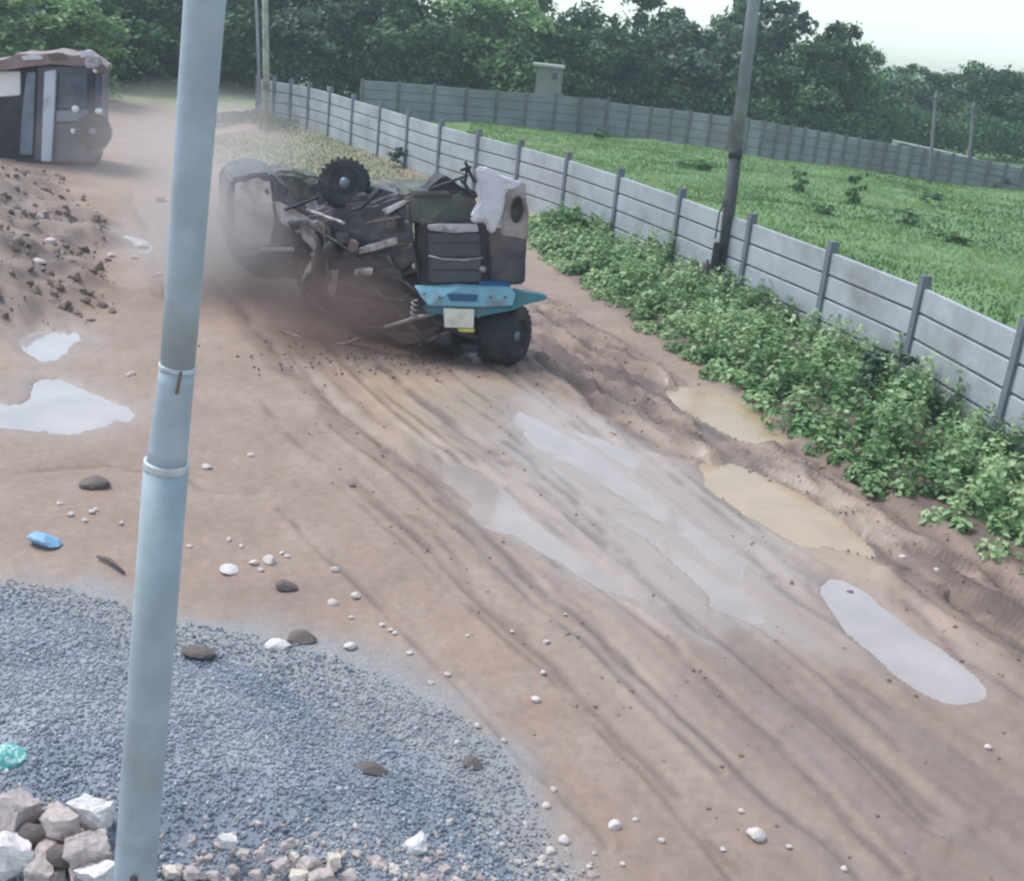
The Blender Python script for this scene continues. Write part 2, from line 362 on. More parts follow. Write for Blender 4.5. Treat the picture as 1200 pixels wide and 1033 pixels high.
    far = sstep(75, 95, dist); z = z * (1 - far) 
    return z, wet, gr, gravel, ochre, dark

WET_SHEEN = chaikin(gpoly([(500,455),(620,450),(790,530),(900,620),(1020,770),(900,770),(740,720),(560,610),(470,520)]))  # wet area whose pale sky sheen is painted into the ground
def sheen_zone(x, y):
    ang = math.radians(31); u = x * math.cos(ang) + y * math.sin(ang) ; v = -x * math.sin(ang) + y * math.cos(ang)
    d = sdist(x, y, WET_SHEEN) + fbm(u * 2, v * .3, 1.2, 4, 141) * .9
    e = fbm(u * 2, v * .25, 1.3, 4, 143)
    return np.maximum(sstep(-.5, .5, d), sstep(.1, .5, e) * .35 * sstep(16, 9, y))
ys = [-60, -25, -8, 0, 2.5, 4.5]
yy = 5.6
while yy < 74: ys.append(yy); yy *= 1.0054
while yy < 2500: ys.append(yy); yy *= 1.07
ys = np.array(ys)
kf = np.linspace(-.62, .62, 500); ko = np.array([.66, .75, .9, 1.2, 1.8, 3.0])
ks = np.concatenate([-ko[::-1], kf, ko])
Yg, Kg = np.meshgrid(ys, ks, indexing='ij')
Xg = Kg * np.maximum(np.abs(Yg), 7.0)
gzv, wet, gr, gravel, ochre, dark = ground(Xg.ravel(), Yg.ravel())
V = np.stack([Xg.ravel(), Yg.ravel(), gzv], 1)
GZ = gzv.reshape(Xg.shape)
def gz(x, y):
    i = int(np.clip(np.searchsorted(ys, y), 1, len(ys) - 1)); k_ = x / max(abs(y), 7.0); j = int(np.clip(np.searchsorted(ks, k_), 1, len(ks) - 1))
    return float(max(GZ[i, j], GZ[i - 1, j], GZ[i, j - 1], GZ[i - 1, j - 1]))
nr, nc = Xg.shape
idx = np.arange(nr * nc).reshape(nr, nc)
Fq = np.stack([idx[:-1, :-1], idx[:-1, 1:], idx[1:, 1:], idx[1:, :-1]], -1).reshape(-1, 4)
me = np_mesh('ground', V, Fq)
attr(me, 'maska', np.stack([wet, gr, gravel, np.ones_like(wet)], 1))
attr(me, 'maskb', np.stack([ochre, dark, sheen_zone(Xg.ravel(), Yg.ravel()), np.ones_like(wet)], 1))
def ground_material():
    m, N, L, P = nt('muddy_ground')
    a = N.new('ShaderNodeVertexColor'); a.layer_name = 'maska'; sa = N.new('ShaderNodeSeparateColor'); L.new(a.outputs[0], sa.inputs[0])
    b = N.new('ShaderNodeVertexColor'); b.layer_name = 'maskb'; sb = N.new('ShaderNodeSeparateColor'); L.new(b.outputs[0], sb.inputs[0])
    n1 = noise_node(N, L, .7, 8, .62); n2 = noise_node(N, L, 9, 8, .7); n3 = noise_node(N, L, 45, 4, .7)
    c = ramp(N, L, n1.outputs[0], [(.25, (.265, .185, .155)), (.5, (.325, .225, .175)), (.75, (.385, .283, .23))]).outputs[0]
    c2 = ramp(N, L, n2.outputs[0], [(.3, (.80, .78, .76)), (.7, (1.10, 1.12, 1.12))])
    mm = N.new('ShaderNodeMix'); mm.data_type = 'RGBA'; mm.blend_type = 'MULTIPLY'; mm.inputs[0].default_value = 1; L.new(c, mm.inputs[6]); L.new(c2.outputs[0], mm.inputs[7]); c = mm.outputs[2]
    c = mix(N, L, sb.outputs[0], c, (.45, .315, .20))
    wf = N.new('ShaderNodeMath'); wf.operation = 'MULTIPLY'; wf.inputs[1].default_value = .35; L.new(sa.outputs[0], wf.inputs[0])
    c = mix(N, L, wf.outputs[0], c, (.33, .243, .20))
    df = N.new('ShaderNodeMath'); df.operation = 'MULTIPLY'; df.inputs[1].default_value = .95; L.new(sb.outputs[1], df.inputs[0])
    shn = N.new('ShaderNodeMath'); shn.operation = 'MULTIPLY'; shn.inputs[1].default_value = .8; L.new(sb.outputs[2], shn.inputs[0])
    c = mix(N, L, shn.outputs[0], c, (.40, .32, .275))  # paler base colour stands in for the sheen on wet mud
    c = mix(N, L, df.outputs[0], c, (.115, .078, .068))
    grv = ramp(N, L, n3.outputs[0], [(.3, (.17, .17, .18)), (.7, (.40, .39, .39))])
    c = mix(N, L, sa.outputs[2], c, grv.outputs[0])
    g1 = ramp(N, L, n1.outputs[0], [(.3, (.075, .15, .05)), (.5, (.12, .22, .07)), (.7, (.20, .30, .11))])
    c = mix(N, L, sa.outputs[1], c, g1.outputs[0])
    L.new(c, P.inputs['Base Color'])
    rr = N.new('ShaderNodeMath'); rr.operation = 'MULTIPLY_ADD'; L.new(sa.outputs[0], rr.inputs[0]); rr.inputs[1].default_value = -.5; rr.inputs[2].default_value = .72
    r2 = N.new('ShaderNodeMath'); r2.operation = 'MULTIPLY_ADD'; L.new(n2.outputs[0], r2.inputs[0]); r2.inputs[1].default_value = .3; L.new(rr.outputs[0], r2.inputs[2])
    r3 = N.new('ShaderNodeMath'); r3.operation = 'SUBTRACT'; L.new(r2.outputs[0], r3.inputs[0]); r3.inputs[1].default_value = .12; r3.use_clamp = True
    L.new(r3.outputs[0], P.inputs['Roughness'])
    bp = N.new('ShaderNodeBump'); bs = N.new('ShaderNodeMath'); bs.operation = 'MULTIPLY_ADD'; L.new(sa.outputs[0], bs.inputs[0]); bs.inputs[1].default_value = -.32; bs.inputs[2].default_value = .5; L.new(bs.outputs[0], bp.inputs['Strength']); bp.inputs['Distance'].default_value = .03; L.new(n2.outputs[0], bp.inputs['Height'])
    bp2 = N.new('ShaderNodeBump'); bp2.inputs['Strength'].default_value = .35; bp2.inputs['Distance'].default_value = .01; L.new(n3.outputs[0], bp2.inputs['Height']); L.new(bp.outputs[0], bp2.inputs['Normal'])
    L.new(bp2.outputs[0], P.inputs['Normal']); return m
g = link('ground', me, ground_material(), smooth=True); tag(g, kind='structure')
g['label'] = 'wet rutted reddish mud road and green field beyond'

# puddle water: flat sheets a little wider than their hollows
for (lab, mt, _), P in zip(PUD, PUDW):
    c = P.mean(0); Q = []
    for p in P:
        d = p - c; Q.append(c + d * (1 + .22 / max(np.hypot(*d), .3)))
    bm = bmesh.new(); vs = [bm.verts.new((q[0], q[1], -.038)) for q in Q]; f = bm.faces.new(vs)
    if f.normal.z < 0 or True:
        bmesh.ops.triangulate(bm, faces=[f])
    o = from_bm('puddle', bm, M[mt]); 
    if o.data.polygons[0].normal.z < 0: o.data.flip_normals()
    tag(o, lab, kind='structure')
    if len(P) > 12:
        pass

# ------------------------------------------------------------------ leaves
def leaf_mesh(name, C, N_, S, tint, aspect=.55, fold=.25):
    n = len(C); N_ = N_ / (np.linalg.norm(N_, axis=1, keepdims=True) + 1e-9)
    r = rng.normal(size=(n, 3)); A = np.cross(N_, r); A /= np.linalg.norm(A, axis=1, keepdims=True) + 1e-9; B = np.cross(N_, A)
    S = S[:, None]
    p0 = C - A * S; p2 = C + A * S; p1 = C + B * S * aspect + N_ * S * fold; p3 = C - B * S * aspect + N_ * S * fold
    V = np.stack([p0, p1, p2, p3], 1).reshape(-1, 3)
    F = np.arange(n * 4).reshape(n, 4)
    Ft = np.concatenate([F[:, [0, 1, 2]], F[:, [0, 2, 3]]])
    me = np_mesh(name, V, Ft)
    t = np.repeat(tint, 4); attr(me, 'tint', np.stack([t, t, t, np.ones_like(t)], 1)); return me
def crown_mesh(seed, nlobes, nleaf, leaf=.16, flat=.8, low=.1):
    """crown in unit space: radius about 1, from z=0 (bottom) to z=2"""
    r = np.random.default_rng(seed); C = []; Nn = []; T = []
    for i in range(nlobes):
        a = r.uniform(0, 2 * math.pi); zz = r.uniform(low, 1.75); env = math.sqrt(max(.08, 1 - ((zz - .9) / 1.1) ** 2))
        rad = r.uniform(.25, .85) * env; cx, cy = rad * math.cos(a), rad * math.sin(a); R = r.uniform(.2, .42) * (1.05 if zz < 1.2 else .8)
        k = int(nleaf / nlobes * (R / .3) ** 2)
        # sub clumps on the lobe
        m = max(6, k // 16); d = r.normal(size=(m, 3)); d /= np.linalg.norm(d, axis=1, keepdims=True); d[:, 2] = np.abs(d[:, 2]) * .9 - .25
        cc = np.array([cx, cy, zz]) + d * R * r.uniform(.7, 1.1, (m, 1)) * np.array([1, 1, flat])
        j = r.integers(0, m, k); p = cc[j] + r.normal(size=(k, 3)) * R * .2
        nn = d[j] + r.normal(size=(k, 3)) * .7 + np.array([0, 0, .4])
        C.append(p); Nn.append(nn); T.append(np.clip(r.uniform(-.12, .42) + r.uniform(-.1, .5, m)[j] + d[j, 2] * .15 + r.uniform(-.1, .2, k), 0, 1))
    C = np.concatenate(C); Nn = np.concatenate(Nn); T = np.concatenate(T)
    return leaf_mesh('crown', C, Nn, r.uniform(.6, 1.2, len(C)) * leaf * .42, T)
def trunk_mesh(seed):
    r = random.Random(seed); bm = bmesh.new()
    top = Vector((r.uniform(-.1, .1), r.uniform(-.1, .1), 1.2))
    bm_tube(bm, [(0, 0, -.25), (.01, 0, .1), top * .5, top], [.06, .045, .04, .02], 7)
    for i in range(7):
        a = r.uniform(0, 6.28); z0 = r.uniform(.35, 1.0); b = top * (z0 / 1.2)
        e = Vector((math.cos(a) * r.uniform(.4, .75), math.sin(a) * r.uniform(.4, .75), z0 + r.uniform(.2, .7)))
        bm_tube(bm, [b, (b + e) / 2 + Vector((0, 0, .06)), e], [.025, .016, .006], 5)
    me = bpy.data.meshes.new('trunk'); bm.to_mesh(me); bm.free(); me.materials.append(M['bark']); return me
CROWNS = {}
for i, (kind, nl, nf, lf, fl, lo) in enumerate([('leafdk', 26, 7000, .15, .8, .05), ('leafdk', 32, 7500, .13, .7, .0), ('leafmd', 24, 6500, .16, .8, .05), ('leafgr', 24, 6000, .15, .8, .1), ('leafmd', 34, 7500, .12, .7, .0), ('leafdk', 18, 5000, .15, .9, .3)]):
    me = crown_mesh(100 + i, nl, nf, lf, fl, lo); me.materials.append(M[kind]); CROWNS[i] = me
TRUNKS = [trunk_mesh(i) for i in range(3)]
def tree(px, D, ytop, width, var, label, name='leafy_tree', cat='tree', group='trees behind the far wall', trunkfrac=.08):
    D = D * 1.13; width = width * 1.2
    z = max(1.5, CH - (ytop - hor(px)) * D / F_)
    x = atD(px, 200, D).x
    # correct for the roll: the crown top sits at px
    q = atD(px, ytop, D); x = q.x; z = q.z
    root = empty(name, (x, D, 0), label, cat, group)
    s = z / 2.0 / (1 - 0) ; w = width / 2
    tr = bpy.data.objects.new('trunk', TRUNKS[var % 3]); COL.objects.link(tr); tr.parent = root; tr.scale = (w, w, s * 1.0)
    cr = bpy.data.objects.new('crown', CROWNS[var]); COL.objects.link(cr); cr.parent = root
    cr.location = (0, 0, z * trunkfrac); cr.scale = (w, w, s * (1 - trunkfrac) * 1.03); cr.rotation_euler = (0, 0, random.uniform(0, 6.28))
    return root
T = [ # px, D, ytop, width, variant, label
 (35, 50, -30, 7, 4, 'light green tree leaning over the dark van at the top left', 'trees along the end of the road'),
 (-70, 56, -60, 9, 0, 'dark tree half out of the frame left of the van', 'trees along the end of the road'),
 (120, 60, -60, 8, 1, 'dark dense tree just right of the van where the road ends', 'trees along the end of the road'),
 (190, 66, -70, 8, 3, 'greyish tree directly behind the top of the steel pole', 'trees along the end of the road'),
 (262, 66, -50, 8, 0, 'dark tree between the steel pole and the two thin pale poles', 'trees along the end of the road'),
 (330, 68, -40, 7, 5, 'dark tree just right of the two thin pale poles', 'trees behind the near wall'),
 (385, 66, -20, 6.5, 3, 'greyish mottled tree behind the left end of the near wall', 'trees behind the near wall'),
 (440, 69, -60, 8, 1, 'tall dark tree behind the corner where the two walls meet', 'trees behind the near wall'),
 (495, 66, -10, 6, 0, 'dark bushy tree behind the first bays of the far wall', 'trees behind the far wall'),
 (555, 67, -30, 8, 4, 'bright green spreading tree left of the small hut', 'trees behind the far wall'),
 (618, 66, 10, 6.5, 2, 'light green tree directly left of the hut with its crown over the roof', 'trees behind the far wall'),
 (650, 76, -40, 8, 0, 'tall dark tree behind the small hut', 'trees behind the far wall'),
 (700, 68, 22, 7, 1, 'rounded dark green tree right of the hut under the sky gap', 'trees behind the far wall'),
 (745, 69, 62, 4, 3, 'pale greyish low tree right of the hut at the wall', 'trees behind the far wall'),
 (765, 78, -12, 5, 5, 'dark pointed tree standing up between two gaps of sky', 'trees behind the far wall'),
 (805, 70, 22, 6.5, 3, 'bluish grey tree between the pointed tree and the light pole', 'trees behind the far wall'),
 (848, 72, -14, 7, 0, 'tall broad tree directly behind the light pole', 'trees behind the far wall'),
 (905, 72, -6, 7, 3, 'tall greyish tree just right of the light pole', 'trees behind the far wall'),
 (948, 70, 34, 6, 1, 'dense dark tree with a rounded top right of the light pole', 'trees behind the far wall'),
 (990, 72, 27, 5, 5, 'loose crowned tree with sky showing through its top', 'trees behind the far wall'),
 (1022, 72, 46, 3.8, 4, 'light green sloping tree at the dip of the tree line', 'trees behind the far wall'),
 (1045, 84, 88, 5, 1, 'low dark tree in the dip of the tree line', 'trees behind the far wall'),
 (1085, 88, 76, 7, 0, 'dark round tree behind the left one of the two far poles', 'trees behind the far wall'),
 (1128, 90, 80, 6, 1, 'dark tree between the two far poles', 'trees behind the far wall'),
 (1165, 86, 74, 6.5, 0, 'dark tree right of the right far pole', 'trees behind the far wall'),
 (1210, 84, 78, 7, 1, 'darkest tree at the right edge of the tree line', 'trees behind the far wall'),
 (1275, 84, 70, 7, 0, 'dark tree just past the right edge of the tree line', 'trees behind the far wall'),
 (1350, 86, 80, 8, 1, 'outermost dark tree right of the tree line', 'trees behind the far wall'),
]
for px, D, yt, w, v, lab, grp in T: tree(px, D, yt, w, v, lab, group=grp)
# under-storey behind the far wall, reads as one mass
def thicket(name, line, n, h, wdt, leaf, m, label, cat='undergrowth', seed=0, zfn=None):
    r = np.random.default_rng(seed); P = np.array(line, float); sl = np.hypot(*(P[1:] - P[:-1]).T); cum = np.concatenate([[0], np.cumsum(sl)])
    t = r.uniform(0, cum[-1], n); x = np.interp(t, cum, P[:, 0]); y = np.interp(t, cum, P[:, 1]) + r.normal(size=n) * wdt
    hh = h * (.45 + .55 * (fbm(x, y, .45, 3, seed) * .5 + .5)) * r.uniform(.0, 1, n) ** .6 
    C = np.stack([x, y, hh], 1); Nn = r.normal(size=(n, 3)) + np.array([0, -.6, .7])
    tint = np.clip(fbm(x + hh, y, .9, 3, seed + 4) * .5 + .35 + r.uniform(-.15, .2, n), 0, 1)
    me = leaf_mesh(name, C, Nn, r.uniform(.5, 1.2, n) * leaf, tint)
    o = link(name, me, m); tag(o, label, cat, kind='stuff'); return o
thicket('undergrowth', [(-26, 70), (-16, 73), (-4, 75), (8, 77), (18, 78), (34, 86), (46, 90)], 34000, 3.6, 1.1, .17, M['leafdk'], 'dense dark undergrowth filling the gaps between the tree trunks behind the far wall', seed=5)
thicket('distant_wood', [(-70, 108), (-20, 112), (8, 114), (24, 112), (44, 110), (85, 108)], 30000, 6.2, 3.0, .34, M['leafdk'], 'distant dark wood closing the view behind the nearer trees', 'wood', seed=8)
thicket('roadside_bushes', [at(-60,112)[:2], at(40,100)[:2], at(150,98)[:2], at(235,98)[:2], at(300,110)[:2]], 9000, 1.6, .8, .13, M['leafgr'], 'dusty roadside bushes where the mud road bends out of sight', seed=12)
thicket('wall_end_weeds', [at(240,150)[:2], at(290,142)[:2], at(345,155)[:2]], 2200, .6, .7, .08, M['leafgr'], 'dusty low weeds at the foot of the two thin pale poles', 'weeds', seed=14)

# small bushes in the field and along the walls
BUSHME = {}
for i in range(3):
    me = crown_mesh(300 + i, 9, 900, .32, .9, .0); me.materials.append(M[['weed', 'leafmd', 'leafgr'][i]]); BUSHME[i] = me
def bush(px, py, w, h, v, label, group=None, z=0):
    p = at(px, py); o = bpy.data.objects.new('bush', BUSHME[v]); COL.objects.link(o)
    o.location = (p.x, p.y, 0); o.scale = (w / 2, w / 2, h / 2); o.rotation_euler = (0, 0, random.uniform(0, 6)); tag(o, label, 'bush', group)
for px, py, w, h, v, lab in [
 (1002, 240, 1.1, 1.4, 0, 'tallest dark green bush standing alone in the middle of the field'),
 (930, 222, 1.0, 1.0, 0, 'small round bush in the field just right of the light pole'),
 (812, 200, 1.6, .6, 1, 'low wide bush in the field left of the light pole'),
 (1060, 262, 1.2, .6, 0, 'low bush in the field below and right of the tallest bush'),
 (1110, 285, 1.4, .5, 1, 'low flat bush in the right part of the field near the wall top'),
 (1090, 240, 1.0, .5, 2, 'greyish low bush in the field below the two far poles'),
 (1170, 222, 1.3, .7, 2, 'dark low bush at the foot of the far wall near the right edge'),
 (705, 163, .9, .6, 1, 'small bush at the left tip of the field below the gate rails'),
 (960, 250, 1.2, .4, 0, 'flat bush in the field left of the tallest bush'),
 (668, 285, 1.5, 1.0, 0, 'leafy shrub against the near wall just right of the truck'),
 (468, 196, .8, .75, 2, 'small dusty round shrub in front of the near wall above the truck'),
 (1035, 470, 1.1, .9, 2, 'greyish feathery shrub against the near wall between the last posts'),
]: bush(px, py, w, h, v, lab)

# ------------------------------------------------------------------ verge weeds
def scatter_poly(P, n, r):
    lo = P.min(0); hi = P.max(0); out = []
    while sum(len(o) for o in out) < n:
        q = r.uniform(lo, hi, (n * 2, 2)); out.append(q[inside(q[:, 0], q[:, 1], P)])
    return np.concatenate(out)[:n]
r = np.random.default_rng(4)
cl = scatter_poly(VERGE, 1150, r); k = 75
dedge = sdist(cl[:, 0], cl[:, 1], VERGE)
hh = (.22 + .55 * sstep(0, 1.1, dedge)) * (.6 + .7 * r.uniform(size=len(cl)) * (fbm(cl[:, 0], cl[:, 1], .6, 2, 2) * .5 + .8))
cx = np.repeat(cl[:, 0], k); cy = np.repeat(cl[:, 1], k); ch_ = np.repeat(hh, k); n = len(cx)
d = r.normal(size=(n, 3)); d /= np.linalg.norm(d, axis=1, keepdims=True); d[:, 2] = np.abs(d[:, 2])
rad = np.repeat(r.uniform(.16, .34, len(cl)), k) * r.uniform(.5, 1.1, n)
C = np.stack([cx + d[:, 0] * rad, cy + d[:, 1] * rad, d[:, 2] * ch_ * r.uniform(.55, 1.1, n) + .02], 1)
tint = np.clip(np.repeat(r.uniform(0, .6, len(cl)) + (fbm(cl[:, 0], cl[:, 1], .9, 2, 51)) * .35 + .05, k) + d[:, 2] * .25 + r.uniform(-.15, .3, n), 0, 1)
me = leaf_mesh('weeds', C, d + r.normal(size=(n, 3)) * .45 + np.array([0, 0, .5]), r.uniform(.03, .08, n), tint, .6)
o = link('weeds', me, M['weed']); tag(o, 'thick leafy green weeds along the foot of the near wall', 'weeds', kind='stuff')
wl = WALLW[13:19]; tt_ = r.uniform(0, len(wl) - 1.001, 9000); i_ = tt_.astype(int); f_ = (tt_ - i_)[:, None]; q2 = wl[i_] * (1 - f_) + wl[i_ + 1] * f_; cj = np.floor(tt_ * 7) + 0.
q2 = q2 + np.array([-.8, -.35]) * (.35 + .45 * r.uniform(size=(len(q2), 1)) ** 1.5)
TALL = q2; TALLH = .25 + .75 * r.uniform(.3, 1, len(q2)) * sstep(-.2, .5, fbm(q2[:, 0], q2[:, 1], .9, 2, 64))
# field grass
def blades(name, pts, z, hgt, wid, tint, m, label, cat):
    n = len(pts); a = r.uniform(0, 6.28, n); dx = np.cos(a) * wid; dy = np.sin(a) * wid; lx = r.normal(size=n) * hgt * .35; ly = r.normal(size=n) * hgt * .35
    V = np.stack([np.stack([pts[:, 0] - dx, pts[:, 1] - dy, z], 1), np.stack([pts[:, 0] + dx, pts[:, 1] + dy, z], 1), np.stack([pts[:, 0] + lx, pts[:, 1] + ly, z + hgt], 1)], 1).reshape(-1, 3)
    me = np_mesh(name, V, np.arange(n * 3).reshape(n, 3)); t = np.repeat(tint, 3); attr(me, 'tint', np.stack([t, t, t, np.ones_like(t)], 1))
    o = link(name, me, m); tag(o, label, cat, kind='stuff')
blades('tall_grass', TALL, np.zeros(len(TALL)), TALLH * .8, .012 + 0 * TALLH, r.uniform(.1, .8, len(TALL)), M['leafgr'], 'taller feathery grass standing against the near wall at the right', 'grass')
FV = np.vstack([WALLW[8:], [[24, 40], [38, 74], [22, 70], [8, 68], [-4, 68]]])
pts = scatter_poly(FV, 60000, r); fz = fbm(pts[:, 0], pts[:, 1], .25, 4, 58) * .25
cn = fbm(pts[:, 0], pts[:, 1], .8, 3, 88) * .5 + .5
blades('grass', pts, fz, (.06 + .2 * cn * r.uniform(.3, 1, len(pts))), .03 + .02 * r.uniform(size=len(pts)), np.clip(cn * .7 + fbm(pts[:, 0], pts[:, 1], .22, 3, 19) * .8 + r.uniform(-.1, .25, len(pts)) - .05, 0, 1), M['grass'], 'bright green rough grass of the walled field', 'grass')
OV = OLIVE; pts = scatter_poly(OV, 9000, r); blades('dusty_grass', pts, np.zeros(len(pts)), .03 + .08 * r.uniform(size=len(pts)), .015 + 0 * pts[:, 0], r.uniform(.1, .45, len(pts)), M['leafgr'], 'thin dusty grass on the verge behind the truck', 'grass')

# ------------------------------------------------------------------ walls
def build_wall(name, P, H, nplank, m, mp, label, postw, toward, gap=.055, th=.07, proud=.06, skip=(), drop=.0):
    root = empty(name, (P[0].x, P[0].y, 0), label, 'wall')
    for i, p in enumerate(P):
        d = (P[min(i + 1, len(P) - 1)] - P[max(i - 1, 0)]); d.z = 0; d.normalize(); nrm = Vector((d.y, -d.x, 0)); nrm = nrm if nrm.dot(toward) > 0 else -nrm
        h = H[i]; bm = bmesh.new(); d.normalize(); rot = Matrix((d, nrm, Vector((0, 0, 1)))).transposed()
        tw = random.uniform(-.012, .012)
        bm_box(bm, Vector((p.x, p.y, h / 2 - .08 + drop / 2)) + nrm * (proud - postw * .35), (postw, postw, h + .28 + drop + random.uniform(-.03, .03)), rot @ Matrix.Rotation(tw, 3, 'Y'), .012)
        from_bm('post', bm, mp, root)
        if i + 1 < len(P) and i not in skip:
            q = P[i + 1]; bm = bmesh.new(); h2 = H[i + 1]
            dd = (q - p); dd.z = 0; L = dd.length; u = dd.normalized(); nn = Vector((u.y, -u.x, 0)); nn = nn if nn.dot(toward) > 0 else -nn
            for kx in range(nplank):
                j = random.uniform(-.006, .006); a = kx / nplank; b = (kx + 1) / nplank
                # plank as a bevelled prism with slightly tilted face
                vs = []
                for (pp, hx) in ((p + u * .02, h), (q - u * .02, h2)):
                    z0 = a * hx + (gap / 2 if kx else -.15); z1 = b * hx - gap / 2
                    for (off, zz) in ((th * .5 + j, z0), (th * .5 + j, z1 - .015), (th * .5 + j - .018, z1), (-th * .5, z1), (-th * .5, z0)):
                        w = pp + nn * off; vs.append(bm.verts.new((w.x, w.y, zz)))
                A, B = vs[:5], vs[5:]
                bm.faces.new(A); bm.faces.new(B[::-1])
                for t in range(5): bm.faces.new((A[t], A[(t + 1) % 5], B[(t + 1) % 5], B[t]))
            # thin core, coloured dark to paint the shadow lines in the joints
            mid = (p + q) / 2; hm = min(h, h2)
            nf = len(bm.faces); bm_bar(bm, Vector((p.x, p.y, hm / 2)) , Vector((q.x, q.y, hm / 2)), .012, hm - .12)
            for f in list(bm.faces)[nf:]: f.material_index = 1
            from_bm('panel', bm, m, root).data.materials.append(M['farpost'])
    return root
build_wall('boundary_wall', WALL, [WH - .16] * len(WALL), 4, M['concrete'], M['post'], 'near boundary wall of stacked precast concrete planks between square posts beside the road', .17, Vector((-.6, -1, 0)), drop=.14)
fx = [425,468,509,547,583,618,652,681,712,739,764,788,810,834,858,878,896,912,928,944,960,976,992,1008,1024,1039,1054,1070,1084,1100,1118,1137,1160,1180,1200,1225,1255,1290]
ft = lambda x: np.interp(x, [425,468,509,547,583,652,739,810,894,944,1039,1133,1200,1290], [94,97,100,104,107,111,123,131,142,151,168,184,197,214])
fb = lambda x: np.interp(x, [425,583,740,810,894,944,1084,1195,1290], [138,149,162,172,186,192,212,226,240])
FP = []; FH = []
for x in fx:
    t, b = float(ft(x)), float(fb(x)); H_ = CH * (b - t) / (b - hor(x)); p = at(x, t, H_); FP.append(Vector((p.x, p.y, 0))); FH.append(H_)
build_wall('perimeter_wall', FP, FH, 4, M['farcon'], M['farpost'], 'long weathered grey wall at the far side of the field in front of the trees', .17, Vector((0, -1, 0)), gap=.04, th=.1, proud=.08)

# ------------------------------------------------------------------ poles
def pole_between(p0, p1): return [Vector(p0), Vector(p1)]
# foreground steel pole, about 6.4 m from the camera
DP = 5.3
base = at(152, 1080); 
pl = [(150, 1085, 26), (165, 860, 24.5), (182, 650, 23), (194, 545, 22.5)]
def atY(px, py, D): return atD(px, py, D)
root = empty('street_pole', (atY(135, 1240, DP).x, DP, atY(135, 1240, DP).z), 'pale blue grey galvanised tapered steel pole with a stepped joint at the lower left foreground', 'pole')
def polepart(name, a, b, ra, rb, m, seg=32):
    A = atY(*a, DP); B = atY(*b, DP); fw_ = Vector((0, cP, -sP)); sc = (A - Vector((0, 0, CH))).dot(fw_) / F_; sb = (B - Vector((0, 0, CH))).dot(fw_) / F_
    bm = bmesh.new(); n = 6
    bm_tube(bm, [A.lerp(B, i / n) for i in range(n + 1)], [ra * sc * (1 - i / n) + rb * sb * i / n for i in range(n + 1)], seg)
    return from_bm(name, bm, m, root, True)
gA = atY(118, 1400, DP)
s1 = polepart('lower_tube', (105, 1720), (195, 545), 21, 26, M['steel'])
s2 = polepart('middle_tube', (195, 545), (208, 430), 23, 20.5, M['steel'])
s3 = polepart('upper_tube', (208, 430), (252, -160), 20, 26, M['steel'])
c1 = polepart('collar', (194.6, 549), (195.4, 541), 26.8, 26.3, M['collar'])
c2 = polepart('band', (207.8, 433), (208.3, 428), 21.8, 21.6, M['collar'])
A = atY(212, 436, DP - .1); B = atY(207, 462, DP - .09); bm = bmesh.new(); bm_tube(bm, [A, B], .008, 6); from_bm('strap', bm, M['rust'], root)
bm = bmesh.new(); q = atY(157, 1031, DP - .12); bm_box(bm, q, (.04, .03, .04), None, .01); from_bm('bolt', bm, M['rust'], root)
# right light pole
D = (WALL[12].y + WALL[13].y) / 2 if False else float(np.interp(850, [800, 883], [WALL[13].y, WALL[14].y])) - .42; q_ = atD(845, 340, D); b = Vector((q_.x, D, 0))
root = empty('light_pole', b, 'tall slim grey pole with a dark lower half standing against the near wall', 'pole')
bm = bmesh.new(); bm_tube(bm, [atD(843, 350, D), atD(862, 180, D)], [.15, .14], 12); from_bm('lower_shaft', bm, M['poledark'], root, True)
bm = bmesh.new(); bm_tube(bm, [atD(862, 180, D), atD(891, -60, D), atD(905, -190, D)], [.145, .13, .12], 12); from_bm('upper_shaft', bm, M['pole'], root, True)
bm = bmesh.new(); bm_tube(bm, [atD(861.5, 185, D), atD(862.5, 174, D)], .16, 12); from_bm('collar', bm, M['poledark'], root, True)
bm = bmesh.new(); bm_box(bm, atD(838, 300, D - .15) , (.14, .12, .62), None, .02); from_bm('meter_box', bm, M['poledark'], root)
bm = bmesh.new(); bm_tube(bm, [atD(838, 280, D - .12), atD(843, 250, D - .05), atD(850, 235, D - .1)], .02, 6); from_bm('cable', bm, M['poledark'], root)
bm = bmesh.new(); D2 = D + .1; p = atD(824, 330, D2)
bm_tube(bm, [(p.x, D2, -.1), (p.x, D2, p.z + .42), (p.x + .03, D2, p.z + .5)], [.1, .1, .06], 10); o = from_bm('stump', bm, M['darkstone'], None, True); tag(o, 'short dark stump in the weeds left of the light pole foot', 'stump')
